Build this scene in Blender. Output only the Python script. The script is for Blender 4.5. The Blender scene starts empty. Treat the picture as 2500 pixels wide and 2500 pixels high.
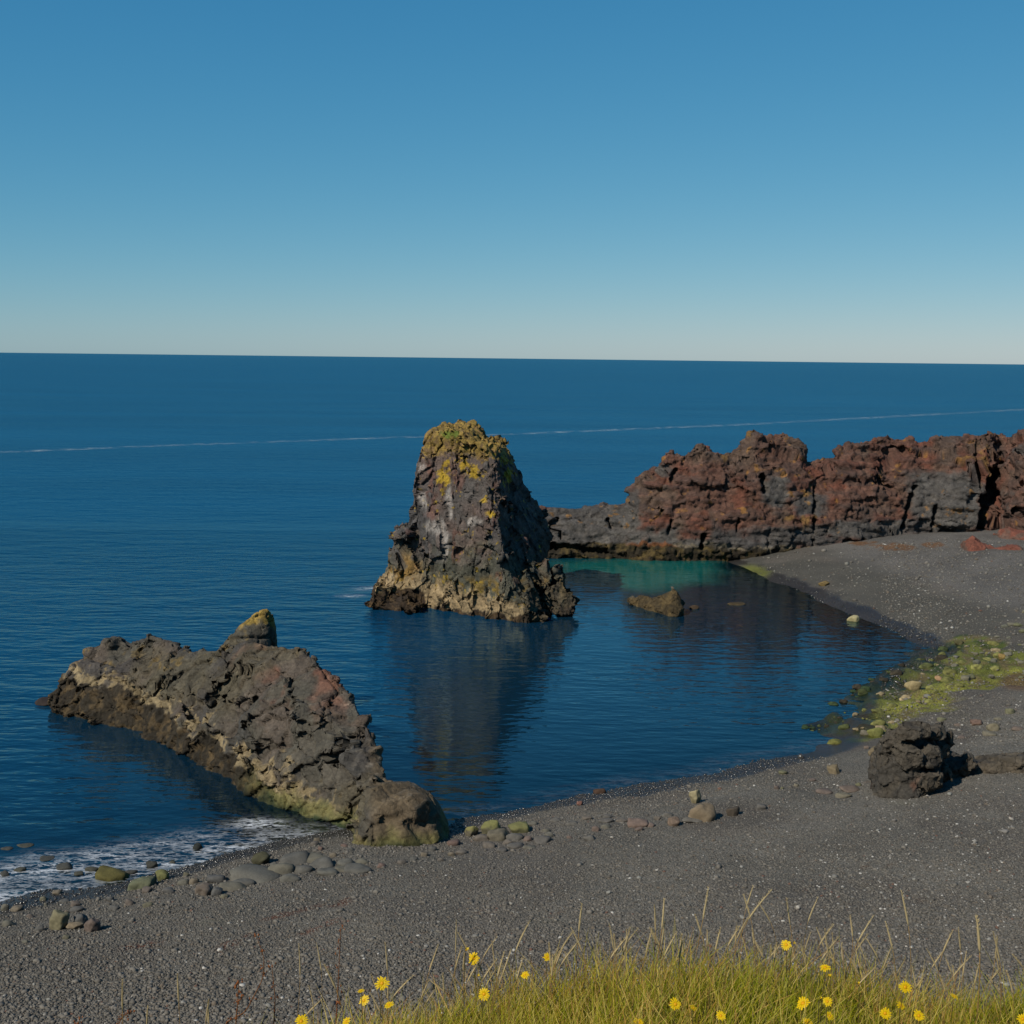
import bpy, bmesh, math, random
import numpy as np
from mathutils import Vector, Matrix

random.seed(7)
rng = np.random.default_rng(7)
scene = bpy.context.scene
COL = scene.collection

# ------------------------------------------------------------------ camera, sky, sun
PIX, FOC, CAMZ = 2500.0, 3018.0, 15.0
PITCH = math.atan(375.5 / FOC)
ROLL = 0.0116
fw = np.array([0, math.cos(PITCH), -math.sin(PITCH)])
r0 = np.array([1.0, 0, 0]); u0 = np.cross(r0, fw)
RT = r0 * math.cos(ROLL) + u0 * math.sin(ROLL)
UP = -r0 * math.sin(ROLL) + u0 * math.cos(ROLL)
cam_d = bpy.data.cameras.new('camera')
cam = bpy.data.objects.new('camera', cam_d); COL.objects.link(cam)
cam_d.sensor_width = 36; cam_d.sensor_fit = 'HORIZONTAL'
cam_d.lens = FOC / PIX * 36
cam_d.clip_start = 0.05; cam_d.clip_end = 200000
M = Matrix(((RT[0], UP[0], -fw[0], 0), (RT[1], UP[1], -fw[1], 0), (RT[2], UP[2], -fw[2], CAMZ), (0, 0, 0, 1)))
cam.matrix_world = M
scene.camera = cam

SUN_EL = math.radians(40)
SUN_AZ = (-0.70, -0.71)            # horizontal direction towards the sun
n_ = math.hypot(*SUN_AZ)
sdir = Vector((SUN_AZ[0] / n_ * math.cos(SUN_EL), SUN_AZ[1] / n_ * math.cos(SUN_EL), math.sin(SUN_EL)))
world = bpy.data.worlds.new('World'); scene.world = world; world.use_nodes = True
wn = world.node_tree; wn.nodes.clear()
sky = wn.nodes.new('ShaderNodeTexSky'); sky.sky_type = 'NISHITA'
sky.sun_disc = False; sky.sun_elevation = SUN_EL
sky.sun_rotation = math.atan2(SUN_AZ[0], SUN_AZ[1])
sky.air_density = 0.8; sky.dust_density = 0.2; sky.ozone_density = 1.0; sky.altitude = 15
sep = wn.nodes.new('ShaderNodeSeparateColor'); comb = wn.nodes.new('ShaderNodeCombineColor')
wn.links.new(sky.outputs[0], sep.inputs[0])
for i_, (p_, k_) in enumerate([(1.35, 0.225), (0.72, 1.073), (0.50, 2.004)]):   # the photograph's teal-blue rendering of the clear sky
    pw = wn.nodes.new('ShaderNodeMath'); pw.operation = 'POWER'; pw.inputs[1].default_value = p_
    ml = wn.nodes.new('ShaderNodeMath'); ml.operation = 'MULTIPLY'; ml.inputs[1].default_value = k_
    wn.links.new(sep.outputs[i_], pw.inputs[0]); wn.links.new(pw.outputs[0], ml.inputs[0]); wn.links.new(ml.outputs[0], comb.inputs[i_])
bg = wn.nodes.new('ShaderNodeBackground'); bg.inputs[1].default_value = 0.10
wo = wn.nodes.new('ShaderNodeOutputWorld')
wn.links.new(comb.outputs[0], bg.inputs[0]); wn.links.new(bg.outputs[0], wo.inputs[0])
sun_d = bpy.data.lights.new('sun', 'SUN'); sun_d.energy = 5.0; sun_d.angle = math.radians(0.53); sun_d.color = (1.0, 0.93, 0.82)
sun = bpy.data.objects.new('sun', sun_d); COL.objects.link(sun)
sun.rotation_euler = sdir.to_track_quat('Z', 'Y').to_euler(); sun.location = (0, 0, 60)
scene.view_settings.view_transform = 'Standard'; scene.view_settings.look = 'None'
scene.view_settings.exposure = 0.0; scene.view_settings.gamma = 1.0
scene.render.engine = 'CYCLES'
scene.cycles.max_bounces = 6; scene.cycles.diffuse_bounces = 2; scene.cycles.glossy_bounces = 3
scene.cycles.transparent_max_bounces = 8; scene.cycles.caustics_reflective = False; scene.cycles.caustics_refractive = False

# ------------------------------------------------------------------ pixel <-> world
def ray(px, py):
    px = np.asarray(px, float); py = np.asarray(py, float)
    u = (px - PIX / 2) / FOC; v = (PIX / 2 - py) / FOC
    return fw + u[..., None] * RT + v[..., None] * UP
def at_z(px, py, z):
    d = ray(px, py); t = (np.asarray(z, float) - CAMZ) / d[..., 2]
    return d * t[..., None] + np.array([0, 0, CAMZ])
def at_d(px, py, y):
    d = ray(px, py); t = np.asarray(y, float) / d[..., 1]
    return d * t[..., None] + np.array([0, 0, CAMZ])
def project(P):
    q = P - np.array([0, 0, CAMZ]); w = q @ fw
    return PIX / 2 + FOC * (q @ RT) / w, PIX / 2 - FOC * (q @ UP) / w
def py_of(px, y, z):                     # image row of a point in column px at distance y and height z
    lo = np.full(np.shape(np.asarray(px, float) + np.asarray(y, float) + np.asarray(z, float)), 200.0); hi = lo * 0 + 3500.0
    for _ in range(40):
        m = (lo + hi) / 2; zz = at_d(np.broadcast_to(px, m.shape), m, y)[..., 2]
        hi = np.where(zz < z, m, hi); lo = np.where(zz < z, lo, m)
    return (lo + hi) / 2

def lin(r, g, b, k=0.80):
    f = lambda c: (c / 255 / 12.92 if c / 255 <= 0.04045 else ((c / 255 + 0.055) / 1.055) ** 2.4) * k
    return np.array([f(r), f(g), f(b)])
def sstep(a, b, x):
    t = np.clip((x - a) / (b - a), 0, 1); return t * t * (3 - 2 * t)
def mixc(a, b, m):
    m = np.clip(m, 0, 1)[..., None]; return a * (1 - m) + b * m

# ------------------------------------------------------------------ numpy noise
def hsh(ix, iy, iz, s):
    h = (ix.astype(np.int64) * 374761393 + iy.astype(np.int64) * 668265263 + iz.astype(np.int64) * 2147483647 + s * 974634777) & 0xFFFFFFFF
    h = ((h ^ (h >> 13)) * 1274126177) & 0xFFFFFFFF
    h = ((h ^ (h >> 16)) * 2246822519) & 0xFFFFFFFF
    h = h ^ (h >> 15)
    return h.astype(np.float64) / 4294967296.0
def vnoise(p, s=0):
    i = np.floor(p); f = p - i; f = f * f * f * (f * (f * 6 - 15) + 10)
    out = 0
    for dx in (0, 1):
        for dy in (0, 1):
            for dz in (0, 1):
                w = (f[:, 0] if dx else 1 - f[:, 0]) * (f[:, 1] if dy else 1 - f[:, 1]) * (f[:, 2] if dz else 1 - f[:, 2])
                out = out + w * hsh(i[:, 0] + dx, i[:, 1] + dy, i[:, 2] + dz, s)
    return out * 2 - 1
def fbm(p, octv=4, s=0, gain=0.5):
    a, t, out = 1.0, 0.0, 0
    for k in range(octv):
        out = out + a * vnoise(p * (2.03 ** k) + 17.3 * k, s + k); t += a; a *= gain
    return out / t * 1.6
def worley(p, s=0):
    i = np.floor(p); n = len(p)
    f1 = np.full(n, 9.0); f2 = np.full(n, 9.0); best = np.zeros((n, 3)); vec = np.zeros((n, 3))
    for dx in (-1, 0, 1):
        for dy in (-1, 0, 1):
            for dz in (-1, 0, 1):
                c = i + np.array([dx, dy, dz])
                fx = c[:, 0] + hsh(c[:, 0], c[:, 1], c[:, 2], s) * 0.9 + .05
                fy = c[:, 1] + hsh(c[:, 0], c[:, 1], c[:, 2], s + 11) * 0.9 + .05
                fz = c[:, 2] + hsh(c[:, 0], c[:, 1], c[:, 2], s + 23) * 0.9 + .05
                v = p - np.stack([fx, fy, fz], 1); d = np.sqrt((v * v).sum(1))
                nb = d < f1
                f2 = np.where(nb, f1, np.minimum(f2, d)); f1 = np.where(nb, d, f1)
                best[nb] = c[nb]; vec[nb] = v[nb]
    r = [hsh(best[:, 0], best[:, 1], best[:, 2], s + 31 + k) for k in range(5)]
    return f1, f2, np.stack(r, 1), vec
def fracture(V, scale, s, stretch=(1, 1, 1), warp=0.25, tilt=1.4):
    q = V / (scale * np.array(stretch, float))
    q = q + warp * np.stack([fbm(q * .9, 2, s + 5), fbm(q * .9 + 31, 2, s + 6), fbm(q * .9 + 67, 2, s + 7)], 1)
    f1, f2, r, v = worley(q, s)
    off = (r[:, 0] * 2 - 1) + tilt * ((r[:, 1:4] * 2 - 1) * v).sum(1)
    return off, f2 - f1, r[:, 4]

def facetize(V, N, scale, s, k=.7, stretch=(1, 1, 1), off=.08, tilt=.2, warp=.12, mask=None):
    # break a surface into flat fracture faces: each cell is pressed towards a plane of its own
    q = V / (scale * np.array(stretch, float))
    q = q + warp * np.stack([fbm(q * 1.3, 2, s + 5), fbm(q * 1.3 + 31, 2, s + 6), fbm(q * 1.3 + 67, 2, s + 7)], 1)
    f1, f2, r, v = worley(q, s)
    _, inv = np.unique(np.round(r[:, 0] * 1e9).astype(np.int64), return_inverse=True); m = inv.max() + 1; cnt = np.maximum(np.bincount(inv, minlength=m), 1)
    mean = np.stack([np.bincount(inv, V[:, c], m) / cnt for c in range(3)], 1); nm = np.stack([np.bincount(inv, N[:, c], m) for c in range(3)], 1)
    rr = np.zeros((m, 5)); rr[inv] = r
    nm /= np.maximum(np.linalg.norm(nm, axis=1), 1e-6)[:, None]; nm = nm + tilt * (rr[:, 1:4] * 2 - 1); nm /= np.linalg.norm(nm, axis=1)[:, None]
    n_ = nm[inv]; h = ((V - mean[inv]) * n_).sum(1); h = np.clip(h, -.5 * scale, .5 * scale)
    d = -k * h + off * (rr[:, 4] * 2 - 1)[inv]
    if mask is not None: d = d * mask
    return V + n_ * d[:, None], f2 - f1, r[:, 3]

# ------------------------------------------------------------------ meshes
def new_mesh(name, V, faces, col=None, attrs=None, smooth=True):
    me = bpy.data.meshes.new(name)
    V = np.asarray(V, np.float32)
    if isinstance(faces, np.ndarray):
        k = faces.shape[1]; nf = len(faces); idx = faces.ravel()
        st = np.arange(nf) * k; tot = np.full(nf, k)
    else:
        tot = np.array([len(f) for f in faces]); st = np.concatenate([[0], np.cumsum(tot)[:-1]])
        idx = np.concatenate([np.asarray(f) for f in faces]); nf = len(tot)
    me.vertices.add(len(V)); me.vertices.foreach_set('co', V.ravel())
    me.loops.add(len(idx)); me.loops.foreach_set('vertex_index', idx.astype(np.int32))
    me.polygons.add(nf); me.polygons.foreach_set('loop_start', st.astype(np.int32)); me.polygons.foreach_set('loop_total', tot.astype(np.int32))
    me.polygons.foreach_set('use_smooth', np.full(nf, bool(smooth)))
    me.update(calc_edges=True); me.validate()
    if col is not None:
        a = me.attributes.new('Col', 'FLOAT_COLOR', 'POINT')
        c4 = np.ones((len(V), 4), np.float32); c4[:, :3] = np.clip(col, 0, 1); a.data.foreach_set('color', c4.ravel())
    for nme, val in (attrs or {}).items():
        a = me.attributes.new(nme, 'FLOAT', 'POINT'); a.data.foreach_set('value', np.asarray(val, np.float32))
    return me
def link(name, me, mat, parent=None, loc=None):
    o = bpy.data.objects.new(name, me); COL.objects.link(o)
    if mat is not None and len(me.materials) == 0: me.materials.append(mat)
    if parent is not None: o.parent = parent
    if loc is not None: o.location = loc
    return o
def tag(o, label=None, cat=None, group=None, kind=None):
    if label: o['label'] = label
    if cat: o['category'] = cat
    if group: o['group'] = group
    if kind: o['kind'] = kind
    return o
def empty(name, loc):
    o = bpy.data.objects.new(name, None); COL.objects.link(o); o.location = loc; o.empty_display_size = 0.1
    return o
def grid_faces(nx, ny, wrapx=False):
    a = np.arange(nx * ny).reshape(ny, nx)
    if wrapx: a = np.concatenate([a, a[:, :1]], 1)
    return np.stack([a[:-1, :-1], a[:-1, 1:], a[1:, 1:], a[1:, :-1]], -1).reshape(-1, 4)
_ico = {}
def ico(sub):
    if sub not in _ico:
        bm = bmesh.new(); bmesh.ops.create_icosphere(bm, subdivisions=sub, radius=1)
        _ico[sub] = (np.array([v.co[:] for v in bm.verts]), np.array([[v.index for v in f.verts] for f in bm.faces])); bm.free()
    V, Fc = _ico[sub]; return V / np.linalg.norm(V, axis=1)[:, None], Fc
def poly_rock(sub, sharp, nplanes, g):
    D, Fc = ico(sub)
    n = g.normal(size=(nplanes, 3)); n /= np.linalg.norm(n, axis=1)[:, None]
    n = np.concatenate([n, np.eye(3), -np.eye(3)] if sharp > 7 else [n, n[:2] * -1]); dd = g.uniform(.68, 1.0, len(n))
    q = np.maximum(D @ n.T, 0) / dd
    if sharp >= 16: return D / q.max(1)[:, None], Fc
    return D / ((q ** sharp).sum(1) ** (1 / sharp))[:, None], Fc
def rotm(g, tiltmax=math.pi):
    a = g.uniform(0, 2 * math.pi); b = g.uniform(-tiltmax, tiltmax); c = g.uniform(-tiltmax, tiltmax)
    return np.array((Matrix.Rotation(a, 3, 'Z') @ Matrix.Rotation(b, 3, 'X') @ Matrix.Rotation(c, 3, 'Y')))
def normals(V, Fc):
    a = V[Fc[:, 2]] - V[Fc[:, 0]]; b = V[Fc[:, -1]] - V[Fc[:, 1]]
    fn = np.cross(a, b)
    N = np.stack([sum(np.bincount(Fc[:, k], fn[:, c], len(V)) for k in range(Fc.shape[1])) for c in range(3)], 1)
    return N / np.maximum(np.linalg.norm(N, axis=1), 1e-9)[:, None]
def voxel(parts, size):                  # union of closed solids -> one clean surface
    VV, FF, k = [], [], 0
    for V, Fc in parts:
        VV.append(V); FF += [[int(i) + k for i in f] for f in Fc]; k += len(V)
    me = new_mesh('tmp', np.concatenate(VV), FF)
    o = bpy.data.objects.new('tmp', me); COL.objects.link(o)
    m = o.modifiers.new('r', 'REMESH'); m.mode = 'VOXEL'; m.voxel_size = size; m.adaptivity = 0
    dg = bpy.context.evaluated_depsgraph_get(); dg.update()
    e = o.evaluated_get(dg); mm = e.to_mesh()
    V = np.empty(len(mm.vertices) * 3, np.float32); mm.vertices.foreach_get('co', V)
    Fc = np.empty(len(mm.loops), np.int32); mm.loops.foreach_get('vertex_index', Fc)
    V = V.reshape(-1, 3).astype(float); Fc = Fc.reshape(-1, 4).astype(int)
    e.to_mesh_clear(); bpy.data.objects.remove(o); bpy.data.meshes.remove(me)
    return V, Fc
def relax(V, Fc, n=1):
    for _ in range(n):
        acc = np.zeros_like(V); cnt = np.zeros(len(V))
        for k in range(4):
            for c in range(3): acc[:, c] += np.bincount(Fc[:, k], V[Fc[:, (k + 1) % 4], c], len(V)) + np.bincount(Fc[:, k], V[Fc[:, k - 1], c], len(V))
            cnt += 2 * np.bincount(Fc[:, k], minlength=len(V))
        V = V * .65 + .35 * acc / cnt[:, None]
    return V
def sample_surface(P, n, g, rows=None):  # random points + normals on a loft grid (cols, prof, 3)
    i = g.integers(0, P.shape[0] - 1, n); lo, hi = rows if rows else (0, P.shape[1] - 1); j = g.integers(lo, hi, n)
    s, t = g.uniform(size=(2, n, 1))
    A, B, C_, D = P[i, j], P[i + 1, j], P[i + 1, j + 1], P[i, j + 1]
    pt = (A * (1 - s) + B * s) * (1 - t) + (D * (1 - s) + C_ * s) * t
    return pt
def loft_solid(P):                       # closed solid from (ncol, nprof, 3)
    nc, npf = P.shape[:2]
    V = P.reshape(-1, 3); Fc = grid_faces(npf, nc, wrapx=True).tolist()
    Fc.append(list(range(npf))); Fc.append(list(range((nc - 1) * npf, nc * npf))[::-1])
    return V, Fc
def columns(tab, ncol, a=1.5, b=1.0, back=(4.0, -1.5), nfront=14, nback=8, bottom=1.5):
    """tab rows: px, py_foot, z_foot, py_top, crest set-back. Front foot -> crest -> back foot."""
    tab = np.array(tab, float); px = np.linspace(tab[0, 0], tab[-1, 0], ncol)
    ip = lambda k: np.interp(px, tab[:, 0], tab[:, k])
    pf, zf, pt, dx = ip(1), ip(2), ip(3), ip(4)
    foot = at_z(px, pf, zf); yc = foot[:, 1] + dx; crest = at_d(px, pt, yc); zc = crest[:, 2]
    rows = []
    def add(y, z):
        x = at_d(px, np.full(ncol, 1500.0), y)[:, 0]; rows.append(np.stack([x, y, z], 1))
    add(foot[:, 1] - .1, zf - bottom)
    for s in np.linspace(0, 1, nfront):
        add(foot[:, 1] + dx * s ** a, zf + (zc - zf) * (1 - (1 - s) ** b))
    for s in np.linspace(0, 1, nback)[1:]:
        add(yc + back[0] * s ** .8, zc + (back[1] - zc) * s ** 1.6)
    return np.stack(rows, 1)

# ------------------------------------------------------------------ materials
def mat_new(name):
    m = bpy.data.materials.new(name); m.use_nodes = True; nt = m.node_tree; nt.nodes.clear()
    return m, nt
class NB:
    def __init__(s, nt): s.nt = nt
    def n(s, t, ins=None, **kw):
        x = s.nt.nodes.new('ShaderNode' + t)
        for k, v in kw.items(): setattr(x, k, v)
        for k, v in (ins or {}).items():
            if isinstance(v, bpy.types.NodeSocket): s.nt.links.new(v, x.inputs[k])
            else: x.inputs[k].default_value = v
        return x
    def math(s, op, a, b=None, clamp=False):
        ins = {0: a}
        if b is not None: ins[1] = b
        return s.n('Math', ins, operation=op, use_clamp=clamp).outputs[0]
    def mix(s, f, a, b, blend='MIX'):
        return s.n('Mix', {0: f, 6: a, 7: b}, data_type='RGBA', blend_type=blend).outputs[2]
    def ramp(s, v, lo, hi, a=0.0, b=1.0):
        return s.n('MapRange', {0: v, 1: lo, 2: hi, 3: a, 4: b}, interpolation_type='SMOOTHSTEP').outputs[0]
    def noise(s, co, scale, detail=4, rough=.55):
        return s.n('TexNoise', {'Vector': co, 'Scale': scale, 'Detail': detail, 'Roughness': rough}).outputs[0]
    def attr(s, name): return s.n('Attribute', attribute_name=name)
    def out(s, sh): s.n('OutputMaterial', {0: sh})
g4 = lambda c, k=1.0: (float(c[0] * k), float(c[1] * k), float(c[2] * k), 1.0)

def rock_material(name, fine=14.0, bump=0.05, var=.45, rough=.9, facet=0.0, fs=3.5):
    m, nt = mat_new(name); b = NB(nt)
    co = b.n('NewGeometry').outputs['Position']
    col = b.attr('Col').outputs['Color']
    n1 = b.noise(co, fine, 6, .65); n2 = b.noise(co, fine * .17, 4); n3 = b.noise(co, fine * 5, 3, .7)
    f = b.math('ADD', b.math('MULTIPLY', n1, .5), b.math('ADD', b.math('MULTIPLY', n2, .3), b.math('MULTIPLY', n3, .2)))
    k = b.ramp(f, .32, .68, 1 - var, 1 + var)
    h = b.math('ADD', b.math('MULTIPLY', n1, .8 * bump), b.math('MULTIPLY', n3, .3 * bump))
    if facet > 0:                                   # broken faces: every cell a plane of its own tilt
        wv = b.n('VectorMath', {0: co, 1: b.n('VectorMath', {0: b.n('TexNoise', {'Vector': co, 'Scale': fs * .8, 'Detail': 2.0}).outputs[1], 1: (.45, .45, .45)}, operation='MULTIPLY').outputs[0]}, operation='ADD').outputs[0]
        for sc, am in ((fs, 1.0), (fs * 2.6, .45)):
            v = b.n('TexVoronoi', {'Vector': wv, 'Scale': sc})
            dlt = b.n('VectorMath', {0: b.n('VectorMath', {0: wv, 1: (sc, sc, sc)}, operation='MULTIPLY').outputs[0], 1: b.n('VectorMath', {0: v.outputs['Position'], 1: (sc, sc, sc)}, operation='MULTIPLY').outputs[0]}, operation='SUBTRACT').outputs[0]
            rnd = b.n('VectorMath', {0: v.outputs['Color'], 1: (.5, .5, .5)}, operation='SUBTRACT').outputs[0]
            dot = b.n('VectorMath', {0: dlt, 1: rnd}, operation='DOT_PRODUCT').outputs['Value']
            h = b.math('ADD', h, b.math('MULTIPLY', dot, facet * am))
            ed = b.n('TexVoronoi', {'Vector': wv, 'Scale': sc}, feature='DISTANCE_TO_EDGE').outputs['Distance']
            h = b.math('ADD', h, b.math('MULTIPLY', b.ramp(ed, 0, .04), facet * am * .12))
            cell = b.n('SeparateColor', {0: v.outputs['Color']}).outputs[1]
            k = b.math('MULTIPLY', k, b.ramp(cell, 0, 1, 1 - .16 * am, 1 + .16 * am))
    c = b.mix(1.0, col, b.n('CombineColor', {0: k, 1: k, 2: k}).outputs[0], 'MULTIPLY')
    bp = b.n('Bump', {'Height': h, 'Distance': 1.0, 'Strength': 1.0})
    p = b.n('BsdfPrincipled', {'Base Color': c, 'Roughness': b.ramp(b.attr('wet').outputs['Fac'], 0, 1, rough, .18), 'Specular IOR Level': b.ramp(b.attr('wet').outputs['Fac'], 0, 1, .25, .6), 'Normal': bp.outputs[0]})
    b.out(p.outputs[0]); return m

M_ROCK = rock_material('basalt', 9.0, .045, .4, .9, .07, 2.2)
M_LAVA = rock_material('scoria', 7.0, .11, .42, .9, .06, 2.0)
M_STONE = rock_material('shore_stone', 16.0, .015, .22, .85)

def gravel_material():
    m, nt = mat_new('black_gravel'); b = NB(nt)
    co = b.n('NewGeometry').outputs['Position']
    col = b.attr('Col').outputs['Color']; wet = b.attr('wet').outputs['Fac']; fine = b.attr('fine').outputs['Fac']
    def layer(sc):
        v = b.n('TexVoronoi', {'Vector': co, 'Scale': sc, 'Randomness': 1.0})
        cell = b.n('SeparateColor', {0: v.outputs['Color']}).outputs
        return v.outputs['Distance'], cell
    d1, c1 = layer(22.0); d2, c2 = layer(47.0)
    br = b.math('ADD', b.ramp(c1[0], 0, 1, .55, 1.15), b.ramp(c2[0], 0, 1, -.15, .30))
    pale = b.math('MULTIPLY', b.ramp(c1[1], .985, .99), b.ramp(d1, .45, .3))
    pale2 = b.math('MULTIPLY', b.ramp(c2[1], .985, .99), b.ramp(d2, .45, .3))
    big = b.noise(co, .35, 4); br = b.math('MULTIPLY', br, b.ramp(big, .3, .7, .82, 1.15))
    brf = b.math('ADD', b.math('MULTIPLY', br, b.math('SUBTRACT', 1.0, b.math('MULTIPLY', fine, .42))), b.math('MULTIPLY', fine, .40))
    c = b.mix(1.0, col, b.n('CombineColor', {0: brf, 1: brf, 2: brf}).outputs[0], 'MULTIPLY')
    pf = b.math('MULTIPLY', b.math('MAXIMUM', pale, pale2), b.math('SUBTRACT', 1.0, b.math('MULTIPLY', fine, .5)))
    c = b.mix(b.math('MULTIPLY', pf, .75), c, g4(lin(150, 148, 142)))
    c = b.mix(wet, c, b.mix(1.0, c, (.34, .34, .37, 1), 'MULTIPLY'))
    h = b.math('ADD', b.math('MULTIPLY', d1, -1.0), b.math('MULTIPLY', d2, -.45))
    dist = b.ramp(fine, 0, 1, .035, .012)
    bp = b.n('Bump', {'Height': h, 'Distance': dist, 'Strength': .9})
    rough = b.ramp(wet, 0, 1, .92, .28)
    p = b.n('BsdfPrincipled', {'Base Color': c, 'Roughness': rough, 'Specular IOR Level': b.ramp(wet, 0, 1, .2, .5), 'Normal': bp.outputs[0]})
    b.out(p.outputs[0]); return m
M_GRAVEL = gravel_material()

def leaf_material(name, rough=.6, trans=.35):
    m, nt = mat_new(name); b = NB(nt)
    col = b.attr('Col').outputs['Color']
    d = b.n('BsdfPrincipled', {'Base Color': col, 'Roughness': rough, 'Specular IOR Level': .25})
    t = b.n('BsdfTranslucent', {'Color': col})
    b.out(b.n('MixShader', {0: trans, 1: d.outputs[0], 2: t.outputs[0]}).outputs[0]); return m
M_LEAF = leaf_material('grass_blade'); M_PETAL = leaf_material('petal', .5, .3)
M_PEB = rock_material('pebble', 40.0, .003, .15, .85)

# ------------------------------------------------------------------ terrain
SHORE = [(-600, 2290), (0, 2203), (110, 2178), (250, 2153), (330, 2133), (440, 2116), (600, 2064), (690, 2045), (770, 2030), (870, 2022),
         (1000, 2030), (1090, 2022), (1130, 2000), (1300, 1967), (1420, 1950), (1480, 1942), (1570, 1920), (1700, 1893), (1850, 1863), (1950, 1838),
         (2010, 1815), (2060, 1788), (2050, 1760), (2080, 1715), (2150, 1665), (2230, 1620), (2280, 1597), (2255, 1580), (2190, 1545), (2100, 1505),
         (2000, 1462), (1900, 1425), (1840, 1400), (1790, 1378), (1740, 1362)]
sp = np.array(SHORE, float); sw = at_z(sp[:, 0], sp[:, 1], 0.0)[:, :2]
ridge_back = at_z(np.array([1700., 2000, 2500]), np.array([1330., 1290, 1262]), 0.0)[:, :2]
LAND = np.concatenate([[[-90, 30.5]], sw, ridge_back, [[200, 120], [200, -60], [-90, -60]]])
def poly_sd(x, y, poly):
    P = np.stack([x, y], 1); best = np.full(len(P), 1e9); ins = np.zeros(len(P), bool)
    for a, c in zip(poly, np.roll(poly, -1, 0)):
        e = c - a; w = P - a; t = np.clip((w @ e) / (e @ e), 0, 1)
        best = np.minimum(best, np.hypot(*(w - t[:, None] * e).T))
        cond = ((a[1] > P[:, 1]) != (c[1] > P[:, 1]))
        with np.errstate(divide='ignore', invalid='ignore'):
            xi = a[0] + (P[:, 1] - a[1]) * e[0] / (e[1] if e[1] != 0 else 1e-9)
        ins ^= cond & (P[:, 0] < xi)
    return np.where(ins, best, -best)
ALG = np.array([(1950, 1790), (2050, 1706), (2130, 1640), (2240, 1590), (2340, 1570), (2430, 1590), (2520, 1640), (2560, 1710), (2330, 1718), (2230, 1760), (2130, 1800), (2020, 1800)], float)
ALGW = at_z(ALG[:, 0], ALG[:, 1], .15)[:, :2]
def shore_sd(x, y):
    P3 = np.stack([x * .35, y * .35, x * 0], 1)
    return poly_sd(x, y, LAND) + .35 * fbm(P3, 3, 91) * 1.0
def terr(x, y, full=False):
    x = np.asarray(x, float).ravel(); y = np.asarray(y, float).ravel()
    sd = shore_sd(x, y)
    z = np.where(sd > 0, 3.4 * (1 - np.exp(-np.maximum(sd, 0) / 19)), -3.6 * (1 - np.exp(np.minimum(sd, 0) / 16)))
    P3 = np.stack([x, y, x * 0], 1)
    z = z + .06 * fbm(P3 * .25, 3, 3) * sstep(-4, 3, sd) + .02 * fbm(P3 * 1.3, 3, 4)
    al = sstep(-.8, .8, poly_sd(x, y, ALGW) + .8 * fbm(P3 * .6, 2, 8))
    za = .16 + .30 * fbm(P3 * .75, 4, 15) + .16 * (.4 - np.abs(fbm(P3 * 1.4, 3, 16))) + .07 * np.clip(sd, -.8, 3)
    z = z * (1 - al) + za * al
    if full: return z, sd, al
    return z
def ground_hit(px, py):
    px = np.atleast_1d(np.asarray(px, float)); py = np.atleast_1d(np.asarray(py, float))
    d = ray(px, py); zz = np.zeros(len(px))
    P = None
    for _ in range(8):
        t = (zz - CAMZ) / d[:, 2]; P = d * t[:, None] + np.array([0, 0, CAMZ]); zz = terr(P[:, 0], P[:, 1]) * .7 + zz * .3
    P[:, 2] = zz; return P

def axis(lo, f0, f1, hi, step, nout):
    a = np.arange(f0, f1, step)
    l = f0 - (f0 - lo) * (np.linspace(1, 0, nout, endpoint=False) ** 2); r = f1 + (hi - f1) * (np.linspace(0, 1, nout) ** 2)
    return np.concatenate([l, a, r])
gx = axis(-90, -26, 46, 170, .22, 30); gy = axis(5, 17, 96, 130, .22, 20)
X, Y = np.meshgrid(gx, gy); z, sd, al = terr(X, Y, True)
P3 = np.stack([X.ravel(), Y.ravel(), X.ravel() * 0], 1)
wn_ = fbm(P3 * .8, 3, 44)
wet = sstep(1.5, .9, sd + .35 * wn_ - .25 * sstep(-5, 8, P3[:, 0]) * 0) * 1.0
wet = np.maximum(wet, .75 * al * sstep(.35, .1, z))
backb = sstep(55, 62, P3[:, 1])                       # finer sand at the back of the bay
fine = np.clip(backb * sstep(.2, 1.5, sd) * sstep(10, 6.5, sd + wn_) + .6 * sstep(3.2, 1.2, sd + .6 * wn_) * (1 - backb), 0, 1)
c = mixc(lin(108, 103, 94) * np.ones((len(z), 3)), lin(82, 79, 72), fine)
c = mixc(c, lin(97, 90, 82), .6 * sstep(.1, .6, fbm(P3 * .3, 3, 71)))
c = c * (1 + .10 * fbm(np.stack([sd * .45, P3[:, 0] * .05, sd * 0], 1), 3, 74))[:, None]
far = backb * sstep(5, 9, sd)
c = mixc(c, lin(104, 100, 96), far * .7)
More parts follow.
